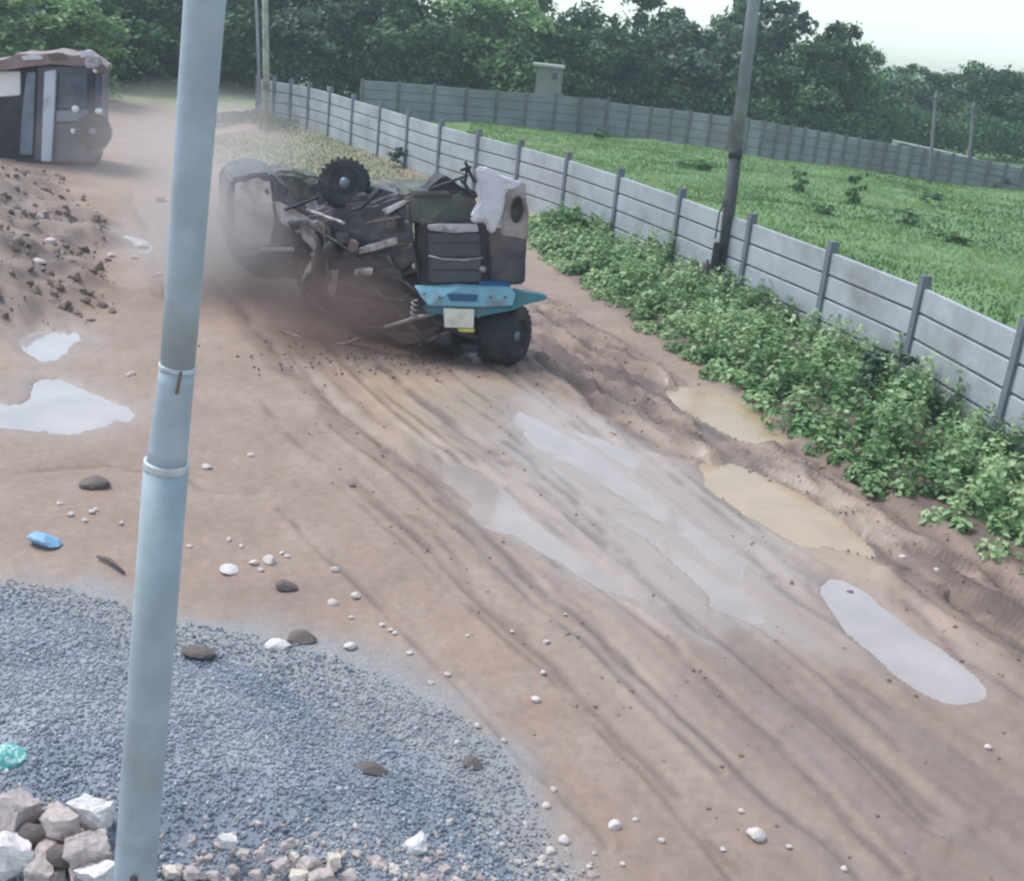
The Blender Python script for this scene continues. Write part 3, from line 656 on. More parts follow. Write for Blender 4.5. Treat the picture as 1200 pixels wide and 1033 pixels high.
# two thin pale poles at the left end of the wall
for (x0, y0, x1, y1, rr, m, lab) in [(306, 152, 299, -40, .07, 'pole', 'thinner greyish pole, left one of the two thin poles at the wall end'), (313, 154, 310, -40, .15, 'wood', 'pale straight wooden pole, right one of the two thin poles at the wall end')]:
    p = at(x0, y0); bm = bmesh.new(); A = atD(x1, y1, p.y); bm_tube(bm, [(p.x, p.y, -.2), (p.x + (A.x - p.x) * .5, p.y, A.z * .5), (A.x, p.y, A.z)], [rr, rr * .9, rr * .75], 10)
    o = from_bm('wooden_pole', bm, M[m], None, True); tag(o, lab, 'pole')
for (x0, y0, y1, lab) in [(1089, 214, 108, 'left one of two slim grey poles standing at the far wall'), (1134, 214, 120, 'right one of two slim grey poles at the far wall, with a short cross arm')]:
    D = at(x0, y0).y - .5; root = empty('utility_pole', (atD(x0, y0, D).x, D, 0), lab, 'pole')
    bm = bmesh.new(); A = atD(x0, y0, D); B = atD(x0 + (y0 - y1) * .075, y1, D); bm_tube(bm, [(A.x, A.y, -.2), A, B], [.11, .10, .07], 8); from_bm('shaft', bm, M['farpost'], root, True)
    bm = bmesh.new(); c = A.lerp(B, .93); bm_bar(bm, c + Vector((-.35, -.1, 0)), c + Vector((.35, -.1, 0)), .07, .08, .01); from_bm('cross_arm', bm, M['farpost'], root)
# hut, shed, gate rails, white vehicle
D = FP[5].y + .6; hx = [(623, 112), (655, 112), (657, 78), (627, 78)]
root = empty('small_hut', (atD(640, 112, D).x, D, 0), 'small drab box hut with a pale flat roof above the far wall', 'hut')
w0 = atD(626, 112, D); w1 = atD(657, 112, D); tz = atD(642, 79, D).z
bm = bmesh.new(); bm_box(bm, ((w0.x + w1.x) / 2, D + 1, tz / 2), (w1.x - w0.x, 2, tz), None, .03); from_bm('wall', bm, M['hutwall'], root)
bm = bmesh.new(); bm_box(bm, ((w0.x + w1.x) / 2 - .1, D + .9, tz + .07), (w1.x - w0.x + .35, 2.5, .14), None, .03); from_bm('roof', bm, M['hutroof'], root)
bm = bmesh.new(); bm_box(bm, ((w0.x + w1.x) / 2 + .3, D - .02, tz - .45), (.3, .04, .35), None, .01); from_bm('window', bm, M['vanglass'], root)
D = at(1120, 180, 1.2).y + 3
root = empty('long_shed', (atD(1100, 180, D).x, D, 0), 'low shed with a pale sloping roof edge just behind the far wall near the right', 'shed')
a, b2 = atD(1050, 166, D), atD(1142, 186, D)
bm = bmesh.new()
for (p, q) in ((a, b2),):
    bm_bar(bm, p, q, 1.8, .08, .02)
from_bm('roof', bm, M['hutroof'], root)
bm = bmesh.new(); vs = [bm.verts.new(v) for v in [(a.x, D - .8, -.1), (b2.x, D - .8, -.1), (b2.x, D - .8, b2.z - .06), (a.x, D - .8, a.z - .06), (a.x, D + .8, -.1), (b2.x, D + .8, -.1), (b2.x, D + .8, b2.z - .06), (a.x, D + .8, a.z - .06)]]
for f in ((0, 1, 2, 3), (5, 4, 7, 6), (0, 4, 5, 1), (3, 2, 6, 7), (0, 3, 7, 4), (1, 5, 6, 2)): bm.faces.new([vs[i] for i in f])
from_bm('wall', bm, M['farcon'], root)
D = FP[7].y - .35
root = empty('gate_rails', (atD(695, 120, D).x, D, 0), 'metal gate frame of two rails fixed before the far wall right of the hut', 'gate')
bm = bmesh.new(); bm_bar(bm, atD(680, 115, D), atD(713, 118, D), .05, .1); bm_bar(bm, atD(680, 122, D), atD(713, 126, D), .05, .06); from_bm('rail', bm, M['farpost'], root)
for xx in (681, 712):
    bm = bmesh.new(); A = atD(xx, 160, D); B = atD(xx + 2, 114, D); bm_bar(bm, Vector((A.x, A.y, -.1)), B, .1, .1); from_bm('upright', bm, M['farpost'], root)
def small_car(px, py, lab, sc=1):
    p = at(px, py); root = empty('parked_car', p, lab, 'car')
    bm = bmesh.new(); pr = [(-2, .35), (-2, .85), (-1.35, .95), (-.9, 1.4), (.9, 1.45), (1.35, .95), (2, .85), (2.05, .35)]
    f = [bm.verts.new((p.x + a, p.y - .8, b)) for a, b in pr]; g2 = [bm.verts.new((p.x + a, p.y + .8, b)) for a, b in pr]
    bm.faces.new(f); bm.faces.new(g2[::-1])
    for i in range(8): bm.faces.new((f[i], f[(i + 1) % 8], g2[(i + 1) % 8], g2[i]))
    bmesh.ops.bevel(bm, geom=list(bm.edges), offset=.07, segments=2, affect='EDGES'); from_bm('body', bm, M['white'], root, False)
    bm = bmesh.new(); f = [bm.verts.new((p.x + a, p.y - .83, b)) for a, b in [(-1.15, .95), (-.8, 1.3), (.8, 1.33), (1.1, .95)]]; bm.faces.new(f); 
    r_ = bmesh.ops.extrude_face_region(bm, geom=list(bm.faces)); bmesh.ops.translate(bm, vec=(0, .04, 0), verts=[v for v in r_['geom'] if isinstance(v, bmesh.types.BMVert)]); from_bm('window', bm, M['vanglass'], root)
    for a in (-1.25, 1.25):
        bm = bmesh.new(); bm_lathe(bm, [(.2, -.1), (.32, -.08), (.32, .08), (.2, .1)], Matrix.Translation((p.x + a, p.y - .8, .32)) @ Matrix.Rotation(math.pi / 2, 4, 'X'), 16); from_bm('wheel', bm, M['rubber'], root, True)
small_car(204, 88, 'small white car far off, half hidden just left of the steel pole')
small_car(268, 84, 'small white car far off between the steel pole and the thin pale poles')

# ------------------------------------------------------------------ the dark van at the top left
VD = at(85, 196).y
root = empty('box_van', (at(75, 196).x, VD, 0), 'tall dark dusty van with pale pillars and faded pink roof at the left edge', 'van')
def vp(name, pts, D, th, m, bev=.03, par=None): return from_bm(name, slab(pts, D, th, (-.25, 1, 0), bev), M[m], par or root)
body = vp('body', [(40, 192), (104, 190), (118, 180), (119, 86), (100, 78), (44, 78)], VD + .12, 2.2, 'vanbody')
vp('side_panel', [(-40, 188), (44, 192), (46, 80), (-40, 78)], VD + .35, 3.0, 'dark')
from_bm('roof', slab([(-40, 76), (6, 70), (20, 63), (40, 64), (62, 61), (80, 65), (98, 64), (112, 72), (122, 80), (120, 85), (100, 78), (60, 76), (20, 80), (-40, 86)], VD - .1, 2.4, (-.25, 1, 0), .02, .045, 2), M['vanroof'], root)
for (x0, y0, x1, y1, m_) in ((92, 60, 112, 66, 'white'), (24, 66, 50, 70, 'white'), (98, 68, 122, 78, 'lip'), (56, 64, 78, 69, 'rust'), (112, 76, 126, 84, 'rust')):
    from_bm('roof_sheet', slab([(x0, y0), (x1 - 4, y0 - 1), (x1, y1), (x0 + 3, y1 + 2)], VD - .2, .12, (-.25, 1, 0), .01, .04, 2), M[m_], root)
vp('pale_pillar', [(52, 84), (66, 82), (64, 130), (60, 190), (48, 190), (50, 130)], VD - .02, .2, 'vanpale')
vp('grey_pillar', [(31, 86), (42, 84), (38, 182), (23, 182), (25, 140)], VD + .05, .35, 'vangrey')
vp('bright_window', [(-30, 84), (24, 84), (24, 112), (-30, 116)], VD + .28, .1, 'lamp')  # opaque white slab paints the bright background seen through the opening
vp('corner_pillar', [(105, 84), (110, 84), (111, 140), (105, 140)], VD + .04, .12, 'dark')
wn = vp('window', [(69, 88), (103, 86), (103, 127), (68, 128)], VD + .04, .1, 'vanglass')
vp('side_window', [(111, 90), (118, 92), (118, 130), (111, 130)], VD + .06, .1, 'vanglass')
vp('waist_rail', [(66, 130), (104, 129), (104, 143), (66, 143)], VD - .02, .14, 'vangrey')
vp('lower_panel', [(66, 145), (102, 145), (102, 188), (66, 190)], VD + .02, .14, 'vanbody')
vp('sill', [(20, 184), (50, 190), (50, 196), (18, 192)], VD - .05, .3, 'dark')
for (x, y, w_) in ((88, 128, 3.6), (115, 131, 3.2), (86, 154, 2.8), (112, 82, 3.2)):
    bm = bmesh.new(); p = atD(x, y, VD - .06); bm_lathe(bm, [(.02, .05), (w_ * .026, .035), (w_ * .03, 0), (w_ * .03, -.14)], Matrix.Translation(p) @ Matrix.Rotation(math.pi / 2, 4, 'X'), 14); from_bm('lamp', bm, M['lamp'], root, True)
def wheel(par, p, R, W, axis, hubr=.45, name='wheel', hubname='hub', dome=.1, mt='rubber'):
    q = Vector(axis).to_track_quat('Z', 'Y').to_matrix().to_4x4(); Mx = Matrix.Translation(p) @ q
    bm = bmesh.new(); bm_lathe(bm, [(R * .5, -W * .4), (R * .62, -W * .5), (R * .9, -W * .5), (R * .985, -W * .36), (R, -W * .12), (R * .985, -W * .1), (R, -W * .08), (R, W * .1), (R * .98, W * .12), (R, W * .15), (R * .985, W * .36), (R * .9, W * .5), (R * .62, W * .5), (R * .5, W * .4)], Mx, 36)
    for k in range(24):   # tread lugs
        a = 2 * math.pi * k / 24
        for s_ in (-1, 1):
            m_ = Mx @ Matrix.Rotation(a + s_ * .06, 4, 'Z') @ Matrix.Translation((R, 0, s_ * W * .25)); bm2 = bmesh.ops.create_cube(bm, size=1, matrix=m_ @ Matrix.Diagonal((R * .06, R * .1, W * .42, 1)))
    w = from_bm(name, bm, M[mt], par, False)
    bm = bmesh.new(); bm_lathe(bm, [(R * .02, W * .3 + dome), (R * .16, W * .3 + dome * .9), (R * .24, W * .25), (R * hubr, W * .22), (R * .55, W * .44), (R * .58, W * .44), (R * .58, -W * .42), (R * .3, -W * .4)], Mx, 28)
    h = from_bm(hubname, bm, M['hub'], w, True); h.matrix_parent_inverse = w.matrix_parent_inverse @ Matrix.Identity(4)
    # undo the double parent offset
    h.matrix_parent_inverse = Matrix.Translation(par.location).inverted() if False else Matrix.Identity(4)
    h.data.transform(Matrix.Identity(4))
    return w, h
def fixchild(child): child.matrix_parent_inverse = Matrix.Identity(4)
w_, h_ = wheel(root, atD(110, 154, VD - .2), .50, .28, (.15, -1, 0), name='spare_wheel')
wheel(root, Vector((at(108, 193).x, VD + .9, .42)), .42, .26, (1, -.3, 0))
# ------------------------------------------------------------------ the overturning truck
TD = at(590, 426).y
dep = lambda px: TD + max(0, (500 - px)) * .0150
tr = empty('overturned_truck', (at(560, 426).x, TD, 0), 'wrecked muddy dark truck tipping over with a pale blue bumper and one raised wheel', 'truck')
def tp(name, pts, off, th, m, bev=.02, cr=0, back=(-.35, 1, 0), par=None, D=None):
    return from_bm(name, slab(pts, D or (lambda px: dep(px) + off), th, back, bev, cr), M[m], tr)
# bumper and plate
bp = tp('bumper', [(488, 338), (540, 336), (600, 339), (604, 345), (601, 359), (560, 360), (502, 358), (494, 350)], -.42, .22, 'bluep', .012, .018)
tp('bumper_slot', [(524, 345), (560, 346), (558, 354), (528, 353)], -.455, .05, 'deepblue', .006)
tp('bumper_end', [(600, 341), (642, 347), (641, 352), (618, 357), (602, 364), (560, 372), (500, 368), (500, 361), (598, 361)], -.36, .25, 'teal', .02)
tp('number_plate', [(520, 362), (556, 363), (555, 385), (521, 384)], -.47, .03, 'plate', .006)
tp('plate_edge', [(536, 385.5), (557, 386), (555, 390), (538, 389)], -.465, .03, 'yellow', .004)
tp('bumper_bracket', [(560, 330), (600, 333), (596, 339), (565, 337)], -.3, .3, 'deepblue', .01)
# radiator
tp('radiator_frame', [(496, 262), (570, 260), (573, 336), (497, 338)], -.18, .7, 'dark', .03, .01)
tp('radiator', [(503, 274), (563, 273), (565, 331), (504, 332)], -.215, .1, 'grille', .02, .008)
tp('radiator_top', [(503, 265), (560, 263), (562, 272), (520, 273), (504, 271)], -.24, .12, 'lip', .015, .02)
bm = bmesh.new(); bm_tube(bm, [atD(x, y, dep(x) - .24) for x, y in [(502, 300), (520, 304), (545, 305), (566, 302)]], .014, 6); from_bm('grille_bar', bm, M['lip'], tr, True)
for i in range(3):
    bm = bmesh.new(); y_ = 285 + i * 16; bm_tube(bm, [atD(505, y_, dep(505) - .225), atD(563, y_, dep(563) - .225)], .008, 5); from_bm('grille_slat', bm, M['dark'], tr)
bm = bmesh.new(); bm_lathe(bm, [(.01, .06), (.05, .04), (.06, 0), (.06, -.08)], Matrix.Translation(atD(566, 316, dep(560) - .24)) @ Matrix.Rotation(math.pi / 2, 4, 'X'), 14); from_bm('lamp', bm, M['lip'], tr, True)
# cab
tp('cab_side', [(570, 268), (600, 266), (618, 276), (616, 334), (573, 336)], -.05, 1.3, 'body', .04, .03)
tp('cab_roof', [(474, 232), (484, 227), (540, 226), (562, 236), (570, 262), (500, 264), (478, 262)], -.02, 1.5, 'olive', .05, .04)
tp('roof_lip', [(482, 224), (528, 225), (530, 230), (484, 231)], -.05, .2, 'olive', .02, .02)
tp('crushed_hood', [(498, 230), (508, 216), (520, 208), (528, 209), (540, 219), (560, 228), (560, 236)], .1, .5, 'dark', .03, .05)
tp('torn_panel', [(560, 197), (570, 196), (590, 205), (611, 214), (606, 220), (592, 224), (589, 248), (583, 274), (575, 273), (570, 262), (556, 262), (553, 254), (562, 238)], -.25, .12, 'white', .03, .05)
tp('door_panel', [(591, 222), (600, 214), (616, 215), (620, 248), (618, 281), (590, 277), (588, 250)], -.12, .16, 'bare', .02, .025)
bm = bmesh.new(); Mx = Matrix.Translation(atD(606, 246, dep(600) - .13)) @ Matrix.Rotation(math.pi / 2, 4, 'X') @ Matrix.Diagonal((.1, .21, 1, 1)); bm_lathe(bm, [(.6, -.02), (1, -.02), (1, .04), (.8, .05), (.7, 0), (.1, .01)], Mx, 24); from_bm('mirror', bm, M['dark'], tr, True)
bm = bmesh.new()
for a, b2 in (((545, 190), (556, 214)), ((556, 214), (566, 205)), ((540, 200), (552, 196)), ((548, 194), (545, 215))): bm_tube(bm, [atD(*a, dep(550)), atD(*b2, dep(550) + .1)], .025, 6)
from_bm('mirror_arm', bm, M['dark'], tr)
# mid body
tp('engine_cover', [(360, 252), (392, 240), (440, 238), (474, 226), (482, 250), (488, 285), (430, 300), (372, 312), (358, 290)], .05, 1.5, 'body', .05, .05)
tp('front_fender', [(372, 304), (430, 298), (484, 286), (490, 306), (470, 322), (420, 334), (384, 344), (366, 336)], -.22, .5, 'dark', .05, .03)
tp('fender_lip', [(420, 293), (444, 285), (466, 279), (467, 286), (446, 292), (421, 299)], -.27, .12, 'lip', .012, .012)
tp('hood_strip', [(448, 247), (470, 237), (482, 236), (470, 243), (452, 252)], -.05, .1, 'lip', .01, .02)
tp('loose_sheet', [(436, 232), (446, 222), (468, 228), (474, 236), (452, 244)], .2, .2, 'dark', .02, .03)
tp('side_plate', [(352, 262), (372, 258), (388, 268), (392, 300), (388, 318), (374, 316), (366, 290), (354, 280)], -.05, .15, 'bare', .02, .04)
bm = bmesh.new(); bm_tube(bm, [atD(x, y, dep(x) - .25) for x, y in [(371, 272), (376, 285), (379, 300), (376, 320), (372, 340)]], [.06, .08, .17, .14, .08], 12); from_bm('exhaust', bm, M['dark'], tr, True)
bm = bmesh.new(); bm_lathe(bm, [(.05, -.1), (.14, -.09), (.16, 0), (.13, .08), (.03, .1)], Matrix.Translation(atD(389, 293, dep(389) - .3)) @ Matrix.Rotation(math.pi / 2, 4, 'X'), 18); from_bm('air_filter', bm, M['rubber'], tr, True)
tp('hanging_rag', [(386, 316), (396, 314), (395, 340), (391, 350), (385, 344)], -.25, .08, 'bare', .02, .03)
# chassis
tp('chassis', [(372, 335), (430, 330), (495, 322), (497, 345), (560, 372), (568, 405), (520, 422), (440, 420), (385, 398), (360, 365)], .12, 1.3, 'dark', .06, .08)
bm = bmesh.new(); A = atD(470, 395, TD + .5); B = atD(600, 398, TD + .25); bm_tube(bm, [A, A.lerp(B, .45), A.lerp(B, .5), A.lerp(B, .55), B], [.07, .08, .2, .08, .07], 12); from_bm('axle', bm, M['dark'], tr, True)
bm = bmesh.new(); bm_bar(bm, atD(395, 352, TD + .9), atD(500, 372, TD - .05), .09, .16, .01); from_bm('chassis_rail', bm, M['body'], tr)
tp('fuel_tank', [(430, 330), (470, 326), (478, 360), (436, 366)], -.05, .4, 'body', .06, .01)
bm = bmesh.new(); bm_tube(bm, [atD(x, y, TD - .25 + max(0, 490 - x) * .004) for x, y in [(330, 388), (352, 396), (378, 403), (402, 404), (422, 397), (445, 386), (490, 372), (510, 368)]], .035, 8); from_bm('bent_rail', bm, M['chrome'], tr, True)
# tangle of rods, hoses, springs and small brackets
rt = random.Random(17)
for (x0, y0, x1, y1, rad, m_, nm) in [(360,262,420,300,.035,'dark','rod'),(400,330,488,352,.04,'rubber','hose'),(440,340,500,400,.05,'dark','rod'),(388,350,470,392,.045,'body','rod'),(478,240,492,330,.03,'dark','hose'),
  (360,246,404,262,.03,'lip','rod'),(430,262,470,254,.02,'rust','rod'),(505,375,560,398,.06,'dark','rod'),(350,330,392,372,.05,'dark','hose'),(500,400,545,380,.035,'rust','rod'),(334,246,372,232,.03,'dark','rod'),(380,262,386,330,.03,'rust','hose'),(455,300,490,345,.03,'rubber','hose'),(540,210,556,232,.03,'dark','rod'),(505,222,548,206,.025,'dark','rod'),(412,246,446,222,.03,'rubber','hose')]:
    bm = bmesh.new(); k_ = []; 
    for i in range(7):
        t = i / 6; x = x0 + (x1 - x0) * t; y = y0 + (y1 - y0) * t + (math.sin(t * math.pi) * rt.uniform(4, 9) if nm == 'hose' else rt.uniform(-.6, .6)); k_.append(atD(x, y, dep(x) - .3 + rt.uniform(-.02, .02)))
    bm_tube(bm, k_, rad, 7); from_bm(nm, bm, M[m_], tr, True)
for j, (x0, y0, x1, y1) in enumerate([(445, 396, 520, 388), (395, 375, 450, 392)]):   # leaf springs
    bm = bmesh.new()
    for k in range(4):
        s_ = .5 - k * .09; c_ = atD((x0 + x1) / 2, (y0 + y1) / 2 + k * 3.2, TD - .12); d_ = (atD(x1, y1, TD - .12) - atD(x0, y0, TD - .12)); n_ = 6
        bm_tube(bm, [c_ + d_ * (s_ * (2 * i / n_ - 1)) + Vector((0, 0, .12 * ((2 * i / n_ - 1) ** 2) * s_ * 2)) for i in range(n_ + 1)], .022, 6)
    from_bm('leaf_spring', bm, M['rust'], tr)
bm = bmesh.new()      # coil spring and damper near the fender
bm_tube(bm, [atD(486, 352, TD - .3) + Vector((.05 * math.cos(a * .9), .05 * math.sin(a * .9), -.012 * a)) for a in range(0, 26)], .014, 6); from_bm('coil_spring', bm, M['lip'], tr, True)
for (x, y, w_, h_, m_) in [(396,276,14,10,'dark'),(410,282,10,14,'rust'),(455,318,16,12,'dark'),(470,348,12,16,'dark'),(424,352,18,12,'body'),(512,392,16,12,'dark'),(540,404,22,10,'dark'),(365,300,10,18,'rust'),(340,262,12,8,'dark'),(350,292,10,14,'dark'),(476,262,8,16,'dark'),(452,262,14,7,'dark'),(418,318,20,6,'lip')]:
    from_bm('bracket', slab([(x, y), (x + w_, y + rt.uniform(-3, 3)), (x + w_ * rt.uniform(.8, 1.1), y + h_), (x + rt.uniform(-2, 3), y + h_ * rt.uniform(.8, 1.1))], lambda px: dep(px) - .34, .25, (-.35, 1, 0), .012, .02, 2), M[m_], tr)
for (x, y) in ((497, 345), (515, 349), (575, 349), (592, 349)):
    bm = bmesh.new(); bm_lathe(bm, [(.004, .02), (.02, .016), (.024, 0), (.024, -.03)], Matrix.Translation(atD(x, y, TD - .43)) @ Matrix.Rotation(math.pi / 2, 4, 'X'), 8); from_bm('bumper_bolt', bm, M['rust'], tr)
# wheels
wheel(tr, atD(590, 392, TD + .1), .50, .62, (1, -.45, .05), name='front_wheel')
wheel(tr, atD(404, 216, dep(404) + .35), .44, .34, (.12, -1, .32), name='raised_wheel', dome=.16)
wheel(tr, atD(452, 372, TD + 1.1), .5, .34, (-.9, -1, 0), name='far_wheel')
tp('mud_flap', [(374, 226), (384, 205), (392, 210), (396, 236), (386, 243), (372, 240)], .3, .18, 'rubber', .02, .04)
tp('wheel_guard', [(380, 240), (432, 228), (436, 240), (400, 248), (378, 248)], .15, .4, 'dark', .03, .03)
# rear body
dl = lambda o_: (lambda px: dep(px) + o_)
tp('cargo_body', [(267, 226), (272, 212), (288, 205), (316, 204), (338, 220), (362, 246), (366, 300), (352, 328), (300, 326), (272, 306), (264, 270)], .1, 2.2, 'body', .035, .045)
tp('cargo_panel', [(276, 216), (300, 210), (318, 212), (322, 264), (318, 288), (290, 292), (276, 280)], .04, .12, 'bare', .03, .05)
tp('cargo_strip', [(320, 236), (334, 240), (368, 260), (374, 272), (352, 276), (330, 262)], -.03, .12, 'lip', .02, .04)
tp('rear_window', [(292, 298), (318, 294), (344, 295), (346, 318), (300, 321), (288, 312)], .02, .12, 'dark', .03, .01)
tp('window_trim', [(290, 297), (306, 291), (345, 291), (345, 295), (308, 295), (292, 301)], -.02, .1, 'bare', .01, .01)
tp('tarpaulin', [(300, 208), (330, 203), (362, 206), (384, 216), (388, 238), (360, 244), (334, 222)], .9, 1.2, 'olive', .06, .08)
# flung mud clods around the truck, and clods of the bank
def blob(bm, c, s, rr, sub=1):
    Mx = Matrix.Translation(c) @ Matrix.Rotation(rr.uniform(0, 6.28), 4, (rr.uniform(-1, 1), rr.uniform(-1, 1), 1)) @ Matrix.Diagonal((s * rr.uniform(.7, 1.4), s * rr.uniform(.6, 1.1), s * rr.uniform(.45, .8), 1))
    r_ = bmesh.ops.create_icosphere(bm, subdivisions=sub, radius=1, matrix=Mx)
    for v in r_['verts']: v.co += Vector((rr.uniform(-1, 1), rr.uniform(-1, 1), rr.uniform(-1, 1))) * s * .22
rr = random.Random(3)
bm = bmesh.new()
for i in range(260):
    px = rr.gauss(480, 90); py = rr.gauss(424, 10); p = at(px, py); h = max(0, rr.gauss(.0, .12)); blob(bm, (p.x, p.y, .01 + abs(h)), rr.uniform(.008, .03), rr)
o = from_bm('mud_spatter', bm, mat('fresh_mud', (.10, .065, .055), .5)); tag(o, 'dark fresh mud thrown up along the underside of the truck', 'mud', kind='stuff')
bm = bmesh.new()
for i in range(420):
    px = rr.uniform(-60, 135); py = rr.uniform(205, 385); p = at(px, py)
    if sdist(np.array([p.x]), np.array([p.y]), BANK)[0] < -.3: continue
    z_ = gz(p.x, p.y); blob(bm, (p.x, p.y, z_), .02 + .12 * rr.random() ** 3, rr)
o = from_bm('rubble_debris', bm, mat('earthy_rubble', (.23, .175, .145), .9, 0, (.38, .33, .30), (.56, .66), 1.3, .4, .3)); tag(o, 'grey brown clods and rubble covering the spoil bank at the left', 'rubble', kind='stuff')
bm = bmesh.new()
for i in range(1300):
    Z_ = CHURN if i % 3 else TRACKS
    q = Z_[rr.randrange(len(Z_))]; p2 = Z_[rr.randrange(len(Z_))]; t_ = rr.random(); x, y = q[0] * (1 - t_) + p2[0] * t_, q[1] * (1 - t_) + p2[1] * t_
    x += rr.gauss(0, .3); y += rr.gauss(0, .3)
    if gz(x, y) < -.03: continue
    blob(bm, (x, y, gz(x, y) - .003), .006 + .022 * rr.random() ** 2, rr)
o = from_bm('mud_clods', bm, mat('churned_mud', (.24, .17, .14), .6)); tag(o, 'small dark mud clods churned up along the right hand wheel tracks', 'mud', kind='stuff')

# ------------------------------------------------------------------ gravel heap
xs_ = np.linspace(HEAP[:, 0].min() - .6, HEAP[:, 0].max() + .6, 220); ys_ = np.linspace(HEAP[:, 1].min() - .6, HEAP[:, 1].max() + .6, 200)
def heapz(x, y):
    d = sdist(x, y, HEAP) + fbm(x, y, 1.1, 3, 66) * .3
    return sstep(-.1, 2.6, d) * .42 - .05 + sstep(0, .6, d) * .03 + fbm(x, y, 1.3, 3, 70) * .09 * sstep(0, .8, d)
XX, YY = np.meshgrid(xs_, ys_, indexing='ij'); ZZ = heapz(XX.ravel(), YY.ravel())
gg = ground(XX.ravel(), YY.ravel())[0]
ZZ = np.where((ZZ > gg - .02) & (sdist(XX.ravel(), YY.ravel(), HEAP) > -.25), ZZ, gg - .3)
Vh = np.stack([XX.ravel(), YY.ravel(), ZZ], 1); ih = np.arange(len(Vh)).reshape(XX.shape); Fh = np.stack([ih[:-1, :-1], ih[1:, :-1], ih[1:, 1:], ih[:-1, 1:]], -1).reshape(-1, 4)
Ft = np.concatenate([Fh[:, [0, 1, 2]], Fh[:, [0, 2, 3]]])
NS = 38000
sp = scatter_poly(gpoly([(-120, 690), (0, 680), (80, 690), (200, 728), (300, 745), (380, 765), (450, 795), (540, 840), (590, 880), (620, 925), (640, 975), (690, 1060), (600, 1080), (-160, 1080)]), NS, rng)
ed = sdist(sp[:, 0], sp[:, 1], HEAP) + rng.normal(size=NS) * .34; keep = ed > -.02; sp = sp[keep]; NS = len(sp)
sz = rng.uniform(.005, .016, NS); sz[rng.uniform(size=NS) > .95] *= 1.8
zz = np.maximum(heapz(sp[:, 0], sp[:, 1]), ground(sp[:, 0], sp[:, 1])[0]) + sz * .35
octv = np.array([[1, 0, 0], [-1, 0, 0], [0, 1, 0], [0, -1, 0], [0, 0, 1], [0, 0, -1]], float); octf = np.array([[0, 2, 4], [2, 1, 4], [1, 3, 4], [3, 0, 4], [2, 0, 5], [1, 2, 5], [3, 1, 5], [0, 3, 5]])
S = np.repeat(octv[None], NS, 0) * rng.uniform(.6, 1.35, (NS, 6, 1)); 
q, _ = np.linalg.qr(rng.normal(size=(NS, 3, 3))); S = np.einsum('nij,nkj->nki', q, S) * sz[:, None, None] + np.stack([sp[:, 0], sp[:, 1], zz], 1)[:, None, :]
Vs = S.reshape(-1, 3); Fs = (octf[None] + (np.arange(NS) * 6)[:, None, None]).reshape(-1, 3) + len(Vh)
me = np_mesh('gravel', np.concatenate([Vh, Vs]), np.concatenate([Ft, Fs]))
tn = np.concatenate([np.full(len(Vh), .35), np.repeat(rng.uniform(0, 1, NS) , 6)]); attr(me, 'tint', np.stack([tn] * 3 + [np.ones_like(tn)], 1))
m, N, L, P = nt('blue_grey_gravel'); a = N.new('ShaderNodeVertexColor'); a.layer_name = 'tint'
n1 = noise_node(N, L, .8, 4); c = ramp(N, L, a.outputs[0], [(0, (.13, .15, .18)), (.5, (.225, .26, .315)), (.85, (.36, .40, .455)), (1, (.62, .62, .62))]).outputs[0]
f = ramp(N, L, n1.outputs[0], [(.42, (0, 0, 0)), (.62, (.75, .75, .75))]); c = mix(N, L, f.outputs[0], c, (.37, .375, .40)); L.new(c, P.inputs['Base Color']); P.inputs['Roughness'].default_value = .8
o = link('gravel', me, m); tag(o, 'low spread heap of blue grey crushed stone at the lower left', 'gravel', kind='stuff')
def surf(x, y): return max(gz(x, y), float(heapz(np.array([x]), np.array([y]))[0]))
# ------------------------------------------------------------------ stones and litter
def stone_me(seed, sub=2, rough=.18, boxy=False):
    rr = random.Random(seed); bm = bmesh.new()
    if boxy:
        bmesh.ops.create_cube(bm, size=1.6)
        for v in bm.verts: v.co += Vector((rr.uniform(-.4, .4), rr.uniform(-.4, .4), rr.uniform(-.4, .4)))
        bmesh.ops.subdivide_edges(bm, edges=list(bm.edges), cuts=6, use_grid_fill=True)
        for i in range(9):
            nrm = Vector((rr.gauss(0, 1), rr.gauss(0, 1), rr.gauss(0, 1))).normalized(); k_ = rr.uniform(.62, .95)
            for v in bm.verts:
                e = v.co.dot(nrm) - k_
                if e > 0: v.co -= nrm * e
        from mathutils import noise
        for v in bm.verts: v.co += noise.noise_vector(v.co * 2.5 + Vector((seed, 0, 0))) * .13 + noise.noise_vector(v.co * 7) * .05
    else:
        bmesh.ops.create_icosphere(bm, subdivisions=sub, radius=1)
        for i in range(5):   # chip planes
            nrm = Vector((rr.gauss(0, 1), rr.gauss(0, 1), rr.gauss(0, 1))).normalized(); k_ = rr.uniform(.55, .8)
            for v in bm.verts:
                e = v.co.dot(nrm) - k_
                if e > 0: v.co -= nrm * e
        for v in bm.verts: v.co *= 1 + rr.uniform(-rough, rough) * .3
    me = bpy.data.meshes.new('stone'); bm.to_mesh(me); bm.free(); return me
SM = {}
